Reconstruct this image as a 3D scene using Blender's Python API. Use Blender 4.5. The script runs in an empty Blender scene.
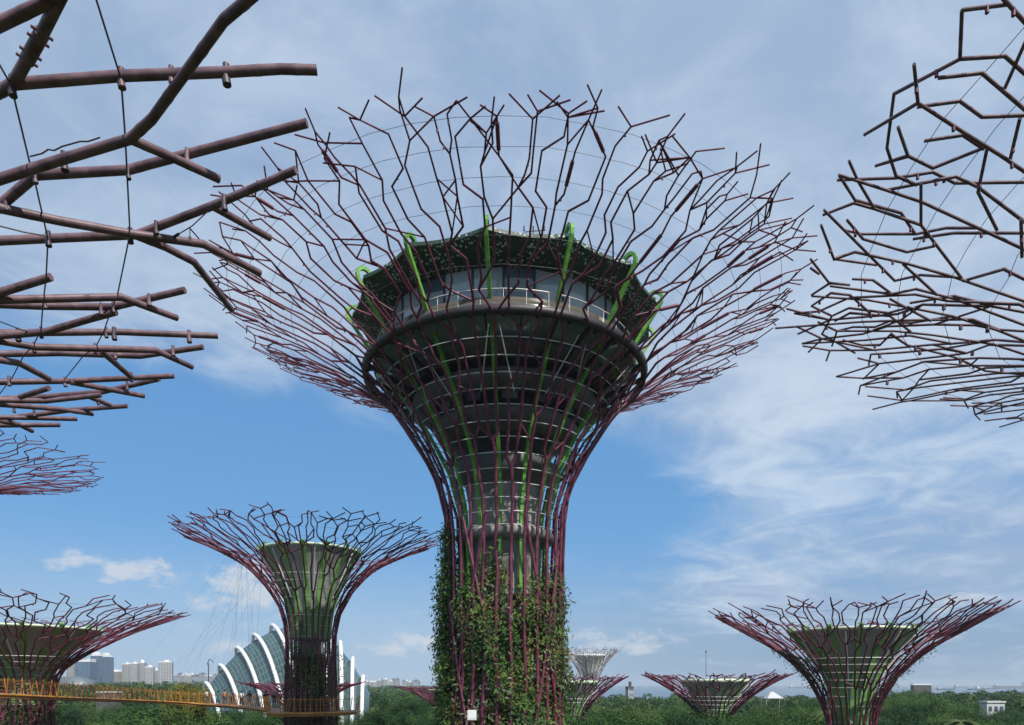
import bpy, bmesh, math, random
import numpy as np
from mathutils import Vector, Matrix

S = bpy.context.scene
C = S.collection
R = math.radians
PI = math.pi

# ------------------------------------------------------------------ camera
EYE = 22.0                      # the photographer stands on a walkway 22 m up
FPX, CX, HY = 690.0, 512.0, 684.0
cam = bpy.data.cameras.new('camera')
cam.sensor_width = 36.0
cam.lens = FPX / 1024 * 36.0
cam.shift_y = (HY - 362.5) / 1024
cam.clip_start, cam.clip_end = 0.1, 40000
camo = bpy.data.objects.new('camera', cam)
camo.location = (0, 0, EYE)
camo.rotation_euler = (R(90), 0, 0)
C.objects.link(camo)
S.camera = camo

# ------------------------------------------------------------------ light
SUN_EL, SUN_AZ = 48.0, 146.0     # azimuth clockwise from +Y (the view direction)
W = bpy.data.worlds.new('World')
S.world = W
W.use_nodes = True
SKY = 0.10
S.view_settings.view_transform = 'Standard'
S.view_settings.look = 'None'
S.view_settings.gamma = 1
S.view_settings.exposure = 0.0
S.view_settings.use_curve_mapping = False
sl = bpy.data.lights.new('sun', 'SUN')
sl.energy, sl.angle, sl.color = 4.8, R(0.6), (1.0, 0.95, 0.87)
so = bpy.data.objects.new('sun', sl)
so.location = (60, -80, 120)
sv = Vector((math.sin(R(SUN_AZ)) * math.cos(R(SUN_EL)), math.cos(R(SUN_AZ)) * math.cos(R(SUN_EL)), math.sin(R(SUN_EL))))
so.rotation_euler = sv.to_track_quat('Z', 'Y').to_euler()
C.objects.link(so)
S.cycles.volume_bounces = 0
S.cycles.max_bounces = 6
S.cycles.transparent_max_bounces = 8
S.cycles.use_adaptive_sampling = True


class NT:
    """small helper to write node trees"""
    def __init__(s, tree): s.t = tree; s.n = tree.nodes; s.l = tree.links
    def node(s, typ, **k):
        n = s.n.new(typ)
        for a, b in k.items(): setattr(n, a, b)
        return n
    def put(s, sock, v):
        if isinstance(v, bpy.types.NodeSocket): s.l.new(v, sock)
        elif isinstance(v, (tuple, list)) and len(v) == 3 and sock.type == 'RGBA': sock.default_value = (*v, 1)
        else: sock.default_value = v
    def m(s, op, a, b=0.0, c=0.0, clamp=False):
        n = s.node('ShaderNodeMath', operation=op, use_clamp=clamp)
        s.put(n.inputs[0], a); s.put(n.inputs[1], b); s.put(n.inputs[2], c)
        return n.outputs[0]
    def sstep(s, x, lo, hi, a=0.0, b=1.0):
        n = s.node('ShaderNodeMapRange', interpolation_type='SMOOTHSTEP')
        s.put(n.inputs[0], x)
        for i, v in enumerate((lo, hi, a, b)): s.put(n.inputs[i + 1], v)
        return n.outputs[0]
    def mix(s, f, a, b):
        n = s.node('ShaderNodeMix', data_type='RGBA')
        s.put(n.inputs[0], f); s.put(n.inputs[6], a); s.put(n.inputs[7], b)
        return n.outputs[2]
    def noise(s, vec, scale, detail=4, rough=.5, dist=0.0):
        n = s.node('ShaderNodeTexNoise')
        if vec is not None: s.put(n.inputs['Vector'], vec)
        s.put(n.inputs['Scale'], scale); s.put(n.inputs['Detail'], detail)
        s.put(n.inputs['Roughness'], rough); s.put(n.inputs['Distortion'], dist)
        return n.outputs[0]
    def comb(s, x, y, z):
        n = s.node('ShaderNodeCombineXYZ')
        for i, v in enumerate((x, y, z)): s.put(n.inputs[i], v)
        return n.outputs[0]


# ------------------------------------------------------------------ sky with thin high cloud
def build_world():
    t = NT(W.node_tree)
    bg = t.n['Background']
    sky = t.node('ShaderNodeTexSky', sky_type='NISHITA', sun_disc=False)
    sky.sun_elevation, sky.sun_rotation = R(SUN_EL), R(SUN_AZ)
    sky.altitude, sky.air_density, sky.dust_density, sky.ozone_density = 20, 1.0, 0.6, 2.0
    tc = t.node('ShaderNodeTexCoord')
    sep = t.node('ShaderNodeSeparateXYZ')
    t.put(sep.inputs[0], tc.outputs['Generated'])
    x, y, z = sep.outputs
    az = t.m('MULTIPLY', t.m('ARCTAN2', x, y), 180 / PI)
    el = t.m('MULTIPLY', t.m('ARCSINE', z), 180 / PI)
    den = t.m('ADD', t.m('MAXIMUM', z, 0.0), 0.16)
    px, py = t.m('DIVIDE', x, den), t.m('DIVIDE', y, den)
    # the veil is streaky: stretched along a slanting wind direction
    u = t.m('ADD', t.m('MULTIPLY', px, .82), t.m('MULTIPLY', py, .57))
    v = t.m('SUBTRACT', t.m('MULTIPLY', py, .82), t.m('MULTIPLY', px, .57))
    n1 = t.noise(t.comb(t.m('MULTIPLY', u, .55), v, 3.1), 1.15, 9, .58, .2)
    n2 = t.noise(t.comb(u, v, 8.0), 3.6, 8, .62, .6)
    n3 = t.noise(t.comb(px, py, 1.7), .7, 3, .5, .2)
    cov = t.m('ADD', t.m('MULTIPLY', n1, .62), t.m('MULTIPLY', n2, .38))
    def gauss(a0, e0, sa, se):
        da = t.m('DIVIDE', t.m('SUBTRACT', az, a0), sa)
        de = t.m('DIVIDE', t.m('SUBTRACT', el, e0), se)
        q = t.m('ADD', t.m('MULTIPLY', da, da), t.m('MULTIPLY', de, de))
        return t.m('EXPONENT', t.m('MULTIPLY', q, -1.0))
    high = t.sstep(el, 15.0, 29.0, 0.0, .30)
    right = t.sstep(az, 4.0, 22.0, 0.0, .21)
    hole1 = t.m('MULTIPLY', gauss(-26, 14.5, 21, 7.5), -.30)
    hole2 = t.m('MULTIPLY', gauss(10, 15, 8, 6), -.16)
    right = t.m('MULTIPLY', right, t.sstep(el, 1.0, 8.0))
    b = t.m('ADD', t.m('ADD', high, right), t.m('ADD', hole1, hole2))
    veil = t.sstep(t.m('ADD', cov, b), .46, .80, 0.0, .96)
    # puffs of cumulus low over the left and along the horizon
    fuzz = t.noise(t.comb(t.m('MULTIPLY', az, .34), t.m('MULTIPLY', el, .62), 2.0), 1.5, 9, .62, .25)
    def puff(a0, e0, sa, se, gain=1.0):
        return t.m('MULTIPLY', gauss(a0, e0, sa, se), gain)
    blobs = None
    for p in [(-28.6, 8.2, 4.0, 1.25, 1.15), (-32.5, 8.5, 2.0, 1.0, 1.1), (-24.5, 6.3, 3.5, 1.5, .75), (-20.5, 7.6, 4.4, 2.6, 1.25), (-22, 2.9, 4.5, .8, .9),
              (-9, 3.2, 4.5, 1.4, 1.05), (6.0, 3.8, 3.5, .9, 1.0), (9.5, 3.4, 6.0, 1.3, 1.05), (33, 5.6, 5, 1.2, .8), (31, 3.4, 5, 1.0, .8), (18, 4.4, 7, 1.0, .55)]:
        g = puff(*p)
        blobs = g if blobs is None else t.m('MAXIMUM', blobs, g)
    cum = t.sstep(t.m('ADD', t.m('MULTIPLY', blobs, .8), t.m('MULTIPLY', t.m('SUBTRACT', fuzz, .5), 1.9)), .42, .98, 0.0, .85)
    # thin veil is brighter where thin, greyer where thick
    k = 1.0 / SKY
    vc = t.mix(t.sstep(t.m('ADD', t.m('MULTIPLY', n3, .5), t.m('MULTIPLY', n2, .5)), .38, .66), (.35 * k, .47 * k, .66 * k), (.59 * k, .70 * k, .84 * k))
    # deepen the clear blue a little as a humid tropical sky shows it
    clear = t.mix(t.sstep(el, 9.0, 45.0), (.145 * k, .395 * k, .77 * k), (.10 * k, .27 * k, .62 * k))
    clear = t.mix(.75, sky.outputs[0], clear)
    base = t.mix(t.sstep(el, 0.0, 13.0, .95, .0), clear, t.mix(t.sstep(az, -12, 22), (.42 * k, .57 * k, .73 * k), (.30 * k, .42 * k, .56 * k)))
    c = t.mix(veil, base, vc)
    c = t.mix(cum, c, (.62 * k, .68 * k, .76 * k))
    t.put(bg.inputs['Color'], c)
    bg.inputs['Strength'].default_value = SKY
build_world()


# ------------------------------------------------------------------ materials
def principled(name, col, rough=.6, metal=0.0, var=.18, scale=3.0, col2=None, spec=.5, bump=0.0, coord='Object', rnd=0.0, detail=4, stretch=None, trans=0.0):
    m = bpy.data.materials.new(name)
    m.use_nodes = True
    t = NT(m.node_tree)
    p = t.n['Principled BSDF']
    tc = t.node('ShaderNodeTexCoord')
    vec = tc.outputs[coord]
    if stretch:
        mp = t.node('ShaderNodeMapping')
        mp.inputs['Scale'].default_value = stretch
        t.put(mp.inputs[0], vec); vec = mp.outputs[0]
    n = t.noise(vec, scale, detail, .6)
    a = tuple(c * (1 - var) for c in col)
    b = col2 if col2 else tuple(min(1, c * (1 + var)) for c in col)
    f = t.sstep(n, .3, .7)
    if rnd:
        oi = t.node('ShaderNodeObjectInfo')
        f = t.m('ADD', t.m('MULTIPLY', f, 1 - rnd), t.m('MULTIPLY', oi.outputs['Random'], rnd))
    t.put(p.inputs['Base Color'], t.mix(f, a, b))
    p.inputs['Roughness'].default_value = rough
    p.inputs['Metallic'].default_value = metal
    p.inputs['Specular IOR Level'].default_value = spec
    if trans:
        p.inputs['Transmission Weight'].default_value = trans
    if bump:
        bn = t.node('ShaderNodeBump')
        bn.inputs['Strength'].default_value = bump
        t.put(bn.inputs['Height'], n); t.put(p.inputs['Normal'], bn.outputs[0])
    return m

def leaf(name, col, col2, rnd=0.0, scale=.5):
    m = principled(name, col, .62, 0, .35, scale, col2, .25, 0, 'Object', rnd)
    t = NT(m.node_tree)
    p = t.n['Principled BSDF']
    out = [n for n in t.n if n.type == 'OUTPUT_MATERIAL'][0]
    tr = t.node('ShaderNodeBsdfTranslucent')
    src = p.inputs['Base Color'].links[0].from_socket
    t.put(tr.inputs['Color'], src)
    ms = t.node('ShaderNodeMixShader')
    ms.inputs[0].default_value = .25
    t.l.new(p.outputs[0], ms.inputs[1]); t.l.new(tr.outputs[0], ms.inputs[2])
    t.l.new(ms.outputs[0], out.inputs[0])
    return m

M = {}
M['steel'] = principled('maroon_painted_steel', (.115, .022, .047), .48, 0, .25, 3.0, (.175, .032, .066), .5, .03)
M['steel_dark'] = principled('weathered_maroon_steel', (.115, .062, .078), .5, 0, .25, 5.0, (.20, .120, .138), .45, .08, detail=9)
M['silver'] = principled('pale_painted_steel', (.48, .41, .41), .4, .1, .1, 2)
M['fixture'] = principled('dark_fixture', (.075, .055, .068), .5, .2, .2, 5)
M['white'] = principled('white_paint', (.78, .78, .76), .4, 0, .06, 2)
M['hoop'] = principled('galvanised_tube', (.60, .60, .58), .38, .3, .1, 4)
M['cable'] = principled('steel_cable', (.16, .16, .18), .45, .6, .1, 8)
M['green'] = principled('lime_green_paint', (.10, .31, .04), .45, 0, .2, 2.5, (.17, .44, .06))
M['green_mid'] = principled('leaf_green_panel', (.15, .34, .09), .5, 0, .2, 1.2, (.22, .43, .14))
M['concrete'] = principled('board_marked_concrete', (.16, .15, .14), .85, 0, .22, .9, (.34, .325, .30), .3, .15, stretch=(1, 1, .4))
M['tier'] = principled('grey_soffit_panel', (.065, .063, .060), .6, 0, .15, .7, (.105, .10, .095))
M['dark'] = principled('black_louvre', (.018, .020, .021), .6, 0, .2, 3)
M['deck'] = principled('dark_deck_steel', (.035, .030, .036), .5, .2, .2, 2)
M['dish'] = principled('grey_canopy_membrane', (.27, .28, .265), .6, 0, .18, .35, (.38, .39, .37), stretch=(1, 1, .3))
M['rim'] = principled('pale_green_rim', (.58, .70, .50), .45, 0, .12, 1.2)
M['mustard'] = principled('mustard_painted_steel', (.40, .17, .035), .45, 0, .22, 2, (.50, .225, .05))
M['mustard_deck'] = principled('worn_mustard_edge', (.36, .15, .04), .55, 0, .2, 2)
M['soil'] = principled('planting_panel', (.030, .036, .020), .9, 0, .4, 1.5, (.07, .065, .04), .2)
M['bark'] = principled('bark', (.09, .07, .05), .9, 0, .3, 6, None, .2, .3, stretch=(1, 1, .2))
M['skin'] = principled('skin', (.42, .26, .19), .55, 0, .08, 8)
M['hair'] = principled('dark_hair', (.018, .014, .012), .5, 0, .2, 20)
VINES = [leaf('vine_dark', (0.038, 0.102, 0.036), (0.066, 0.144, 0.048)), leaf('vine_mid', (0.102, 0.186, 0.041), (0.144, 0.228, 0.060)),
         leaf('vine_yellow', (0.204, 0.228, 0.060), (0.264, 0.276, 0.084)), leaf('vine_russet', (0.204, 0.126, 0.072), (0.252, 0.168, 0.084)),
         leaf('vine_silver', (0.180, 0.228, 0.168), (0.240, 0.288, 0.216))]
CROWN = [leaf('crown_dark', (.018, .062, .016), (.038, .100, .022), .6, .25), leaf('crown_mid', (.045, .115, .020), (.085, .165, .030), .6, .25),
         leaf('crown_olive', (.085, .138, .024), (.135, .185, .038), .6, .25), leaf('crown_gold', (.18, .18, .03), (.26, .235, .045), .3, .35)]
M['palm'] = leaf('palm_frond', (.07, .12, .03), (.12, .16, .05), .3)

def glass_mat(name, col, rough=.08, grid=None, dark=.5, spec=.8):
    m = principled(name, col, rough, 0, .15, .4, None, spec)
    if grid:
        t = NT(m.node_tree)
        p = t.n['Principled BSDF']
        uv = t.node('ShaderNodeTexCoord').outputs['UV']
        br = t.node('ShaderNodeTexBrick', offset=0.0)
        t.put(br.inputs['Vector'], uv)
        br.inputs['Scale'].default_value = 1
        br.inputs['Brick Width'].default_value = grid[0]
        br.inputs['Row Height'].default_value = grid[1]
        br.inputs['Mortar Size'].default_value = grid[2]
        br.inputs['Color1'].default_value = (*col, 1)
        br.inputs['Color2'].default_value = (*[c * .75 for c in col], 1)
        br.inputs['Mortar'].default_value = (*grid[3], 1)
        t.put(p.inputs['Base Color'], br.outputs[0])
    return m
M['dome_glass'] = glass_mat('teal_dome_glass', (.055, .112, .118), .15, (.014, .026, .0014, (.14, .20, .20)), spec=.5)
M['window'] = glass_mat('restaurant_glass', (.30, .36, .38), .06)
M['glass_dark'] = glass_mat('dark_glass', (.06, .10, .13), .05)
M['glass_sky_painted'] = glass_mat('painted_sky_reflection_glass', (.17, .24, .29), .05)  # sky reflection on the soffit glass is put into this lightened bluish base colour
M['glass_rail'] = glass_mat('balustrade_glass', (.10, .088, .072), .1)

def perforated():
    m = principled('perforated_green_panel', (.015, .030, .020), .55)
    t = NT(m.node_tree); p = t.n['Principled BSDF']
    tc = t.node('ShaderNodeTexCoord')
    vo = t.node('ShaderNodeTexVoronoi'); vo.inputs['Scale'].default_value = 5
    t.put(vo.inputs['Vector'], tc.outputs['Object'])
    dots = t.sstep(vo.outputs['Distance'], .34, .40, 1, 0)
    patch = t.sstep(t.noise(tc.outputs['Object'], .8, 3, .6), .44, .54)
    t.put(p.inputs['Base Color'], t.mix(t.m('MULTIPLY', dots, patch), (.018, .046, .028), (.40, .50, .47)))
    return m
M['perf'] = perforated()

def facade(name, wall, glass, fw, fh, m=.25):
    mat = principled(name, wall, .6)
    t = NT(mat.node_tree); p = t.n['Principled BSDF']
    uv = t.node('ShaderNodeTexCoord').outputs['UV']
    br = t.node('ShaderNodeTexBrick', offset=0.0)
    t.put(br.inputs['Vector'], uv)
    for k, v in (('Scale', 1), ('Brick Width', fw), ('Row Height', fh), ('Mortar Size', m), ('Mortar Smooth', 0)): br.inputs[k].default_value = v
    br.inputs['Color1'].default_value = (*glass, 1)
    br.inputs['Color2'].default_value = (*[c * 1.5 for c in glass], 1)
    br.inputs['Mortar'].default_value = (*wall, 1)
    t.put(p.inputs['Base Color'], br.outputs[0])
    return mat
FAC = {'white': facade('white_flat_facade', (.37, .365, .36), (.13, .14, .16), 4.5, 3.2, .75),
       'cream': facade('cream_flat_facade', (.33, .30, .27), (.12, .17, .17), 5, 3.2, .8),
       'pink': facade('pinkish_facade', (.30, .24, .22), (.12, .15, .14), 5, 3.2, .8),
       'blue': facade('blue_glass_facade', (.10, .15, .21), (.045, .09, .15), 6, 4.0, .5),
       'grey': facade('grey_facade', (.36, .37, .38), (.12, .14, .16), 5, 3.4, .7)}

# ------------------------------------------------------------------ mesh builder and scene-graph helpers
class MB:
    def __init__(s): s.v = []; s.f = []; s.mi = []; s.uv = []; s.smooth = []
    def add(s, vs, fs, mi=0, smooth=False, uvs=None):
        o = len(s.v)
        s.v += [tuple(v) for v in vs]
        for i, f in enumerate(fs):
            s.f.append(tuple(o + k for k in f)); s.mi.append(mi); s.smooth.append(smooth)
            s.uv.append(uvs[i] if uvs else None)
    def tube(s, pts, rad, n=6, mi=0, caps=True):
        pts = [Vector(p) for p in pts]
        q = [pts[0]]
        for p in pts[1:]:
            if (p - q[-1]).length > 1e-4: q.append(p)
        pts = q
        if len(pts) < 2: return
        rr = rad if isinstance(rad, (list, tuple)) else [rad] * len(pts)
        if len(rr) != len(pts): rr = [rr[0] + (rr[-1] - rr[0]) * i / (len(pts) - 1) for i in range(len(pts))]
        d0 = (pts[1] - pts[0]).normalized()
        up = Vector((0, 0, 1)) if abs(d0.z) < .9 else Vector((1, 0, 0))
        nrm = d0.cross(up).normalized()
        vs, fs = [], []
        for i, p in enumerate(pts):
            a = (pts[i] - pts[i - 1]).normalized() if i else d0
            b = (pts[i + 1] - pts[i]).normalized() if i < len(pts) - 1 else a
            t = (a + b)
            t = t.normalized() if t.length > 1e-6 else a
            nrm = (nrm - t * nrm.dot(t)).normalized()
            bn = t.cross(nrm)
            sc = 1 / max(.6, a.dot(t))
            for k in range(n):
                an = 2 * PI * k / n
                vs.append(p + (nrm * math.cos(an) + bn * math.sin(an)) * rr[i] * sc)
        for i in range(len(pts) - 1):
            for k in range(n):
                k2 = (k + 1) % n
                fs.append((i * n + k, i * n + k2, (i + 1) * n + k2, (i + 1) * n + k))
        s.add(vs, fs, mi, True)
        if caps:
            s.add(vs[:n], [tuple(range(n - 1, -1, -1))], mi); s.add(vs[-n:], [tuple(range(n))], mi)
    def box(s, c, d, rz=0.0, mi=0, uvscale=None):
        cx, cy, cz = c; a, b, h = d[0] / 2, d[1] / 2, d[2] / 2
        co, si = math.cos(rz), math.sin(rz)
        P = [(x * a, y * b, z * h) for z in (-1, 1) for x, y in ((-1, -1), (1, -1), (1, 1), (-1, 1))]
        vs = [(cx + x * co - y * si, cy + x * si + y * co, cz + z) for x, y, z in P]
        fs = [(3, 2, 1, 0), (4, 5, 6, 7), (0, 1, 5, 4), (1, 2, 6, 5), (2, 3, 7, 6), (3, 0, 4, 7)]
        uvs = None
        if uvscale:
            w, dd, hh = d[0] * uvscale, d[1] * uvscale, d[2] * uvscale
            uvs = [[(0, 0)] * 4, [(0, 0)] * 4] + [[(0, 0), (L, 0), (L, hh), (0, hh)] for L in (w, dd, w, dd)]
        s.add(vs, fs, mi, False, uvs)
    def obox(s, p, q, w, h, up=(0, 0, 1), mi=0):
        """box along p->q, w across, h along up"""
        p, q = Vector(p), Vector(q); d = (q - p)
        if d.length < 1e-5: return
        d.normalize(); u = Vector(up); sd = d.cross(u)
        if sd.length < 1e-4: sd = d.cross(Vector((1, 0, 0)))
        sd.normalize(); u = sd.cross(d)
        vs = [e + sd * a * w / 2 + u * b * h / 2 for e in (p, q) for a, b in ((-1, -1), (1, -1), (1, 1), (-1, 1))]
        s.add(vs, [(0, 1, 2, 3), (7, 6, 5, 4), (0, 4, 5, 1), (1, 5, 6, 2), (2, 6, 7, 3), (3, 7, 4, 0)], mi)
    def lathe(s, prof, n=48, mi=0, smooth=True, a0=0.0, a1=2 * PI, uvs=False):
        full = abs(a1 - a0 - 2 * PI) < 1e-6
        m = n if full else n + 1
        vs = [(r * math.cos(a0 + (a1 - a0) * k / n), r * math.sin(a0 + (a1 - a0) * k / n), z) for r, z in prof for k in range(m)]
        fs = []
        for i in range(len(prof) - 1):
            for k in range(n):
                k2 = (k + 1) % m if full else k + 1
                fs.append((i * m + k, i * m + k2, (i + 1) * m + k2, (i + 1) * m + k))
        s.add(vs, fs, mi, smooth)
    def build(s, name, mats, parent=None, loc=None):
        me = bpy.data.meshes.new(name)
        me.from_pydata(s.v, [], s.f)
        if not isinstance(mats, (list, tuple)): mats = [mats]
        for m in mats: me.materials.append(m)
        me.polygons.foreach_set('material_index', s.mi)
        me.polygons.foreach_set('use_smooth', s.smooth)
        if any(u is not None for u in s.uv):
            l = me.uv_layers.new(name='UVMap')
            flat = []
            for f, u in zip(s.f, s.uv):
                for k in range(len(f)): flat += list(u[k]) if u else [0, 0]
            l.data.foreach_set('uv', flat)
        me.update()
        o = bpy.data.objects.new(name, me)
        C.objects.link(o)
        if parent is not None: o.parent = parent
        if loc is not None: o.location = loc
        return o

def tag(o, label, cat, group=None):
    o['label'] = label; o['category'] = cat
    if group: o['group'] = group
    return o
def thing(name, label, cat, loc=(0, 0, 0), rz=0.0, group=None):
    o = bpy.data.objects.new(name, None)
    o.empty_display_size = .5
    o.location = loc; o.rotation_euler = (0, 0, rz)
    C.objects.link(o)
    return tag(o, label, cat, group)
def setting(o, kind='structure'):
    o['kind'] = kind; return o
def copy_tree(o, parent=None):
    c = o.copy(); C.objects.link(c)
    if parent is not None: c.parent = parent
    for ch in list(o.children): copy_tree(ch, c)
    return c
def at(px, py, Y):
    """the point at distance Y seen in that direction"""
    return Vector(((px - CX) / FPX * Y, Y, EYE + (HY - py) / FPX * Y))

# ------------------------------------------------------------------ ground, sea
def sheet(name, poly, z, mat):
    mb = MB(); mb.add([(x, y, z) for x, y in poly], [tuple(range(len(poly)))])
    return setting(mb.build(name, mat))
M['ground'] = principled('park_ground', (.035, .055, .022), .95, 0, .4, .02, (.07, .085, .035), .2, 0, 'Object', detail=8)
M['sea'] = principled('sea_water', (.045, .085, .11), .22, 0, .15, .004, None, .5, .05)
sheet('ground', [(-7000, -300), (7000, -300), (7000, 9500), (-7000, 9500)], 0, M['ground'])
sheet('sea', [(70, 470), (3000, 470), (6900, 2500), (6900, 9450), (900, 9450)], .05, M['sea'])

# ------------------------------------------------------------------ supertrees
class Profile:
    def __init__(s, knots):
        P = [knots[0]] + knots + [(2 * knots[-1][0] - knots[-2][0], 2 * knots[-1][1] - knots[-2][1])]
        pts = []
        for i in range(1, len(P) - 2):
            p0, p1, p2, p3 = P[i - 1], P[i], P[i + 1], P[i + 2]
            for k in range(14):
                t = k / 14
                pts.append(tuple(.5 * ((2 * p1[j]) + (p2[j] - p0[j]) * t + (2 * p0[j] - 5 * p1[j] + 4 * p2[j] - p3[j]) * t * t + (3 * p1[j] - p0[j] - 3 * p2[j] + p3[j]) * t ** 3) for j in (0, 1)))
        pts.append(knots[-1])
        s.r = np.array([p[0] for p in pts]); s.z = np.array([p[1] for p in pts])
        s.s = np.concatenate([[0], np.cumsum(np.hypot(np.diff(s.r), np.diff(s.z)))])
        s.S = s.s[-1]
    def at(s, v):
        if v > s.S:
            e = v - s.S
            dr, dz = s.r[-1] - s.r[-4], s.z[-1] - s.z[-4]
            L = math.hypot(dr, dz)
            return s.r[-1] + dr / L * e, s.z[-1] + dz / L * e
        return float(np.interp(v, s.s, s.r)), float(np.interp(v, s.s, s.z))
    def s_of_z(s, z): return float(np.interp(z, s.z, s.s))
    def s_of_r(s, r):
        i0 = int(np.argmin(s.r))
        return float(np.interp(r, s.r[i0:], s.s[i0:]))
    def P(s, v, th, off=0.0):
        r, z = s.at(v)
        r += off
        return Vector((r * math.sin(th), -r * math.cos(th), z))     # th = 0 faces the photographer, + to the right
    def r_at_z(s, z): return s.at(s.s_of_z(z))[0]

def rib_paths(pr, rng, th0, w0, s_start, forks, probs, k, sway=.12, rimj=(.965, 1.01)):
    """one rib and all its forks as polylines of (s, theta)"""
    paths, tips = [], []
    sgn = [rng.choice((-1, 1))]
    def walk(cur, s_to, w, step, base):
        s, th = cur[-1]
        diag = rng.random() < .5
        while s < s_to - .3 * step:
            r = pr.at(s)[0]
            if r > forks[0][1] * .9:
                # out in the bowl: short slanting pieces between longer radial ones
                if diag:
                    sgn[0] = -sgn[0]
                    amp = min(rng.choice((.15, .36, .46, .52)) * w, rng.uniform(.5, 1.0) * k / r)
                    s = min(s_to, s + rng.uniform(.5, .9) * k)
                    th = base + sgn[0] * amp
                else:
                    s = min(s_to, s + rng.uniform(1.0, 1.8) * k)
                    th = th + rng.uniform(-.05, .05) * w
                diag = not diag
                if s_to - s < .35 * k: s = s_to
                cur.append((s, th))
                continue
            s = min(s_to, s + rng.uniform(.75, 1.25) * step)
            if s_to - s < .3 * step: s = s_to
            th = base + (rng.uniform(-sway, sway) * w if s < s_to else rng.uniform(-.08, .08) * w)
            cur.append((s, th))
    def grow(cur, w, lev, ctr):
        s, th = cur[-1]
        sf = None
        if lev < len(forks) and rng.random() < probs[lev]:
            sf = pr.s_of_r(rng.uniform(*forks[lev]))
            if sf < s + .5 * k: sf = s + .5 * k
            if sf > pr.S - .9 * k: sf = None
        r0 = pr.at(s)[0]
        step = (1.6 if r0 < forks[0][0] * 1.1 else 1.75) * k
        if sf is None:
            e = pr.S * 1.0 - (1 - rng.uniform(*rimj)) * pr.S * .6
            if e < s + .4: e = s + .4
            walk(cur, e, w, step * .95, ctr)
            paths.append((cur, lev)); tips.append((cur[-1], w, len(paths) - 1))
            return
        walk(cur, sf, w, step, ctr)
        paths.append((cur, lev))
        sF, tF = cur[-1]
        r = pr.at(sF)[0]
        for sg in (-1, 1):
            tc = ctr + sg * w / 4
            tt = tc + rng.uniform(-.12, .12) * w
            ds = max(.45 * k, abs(tt - tF) * r * rng.uniform(.9, 1.6))
            grow([(sF, tF), (sF + ds, tt)], w / 2, lev + 1, tc)
    grow([(s_start, th0)], w0, 0, th0)
    return paths, tips

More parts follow.
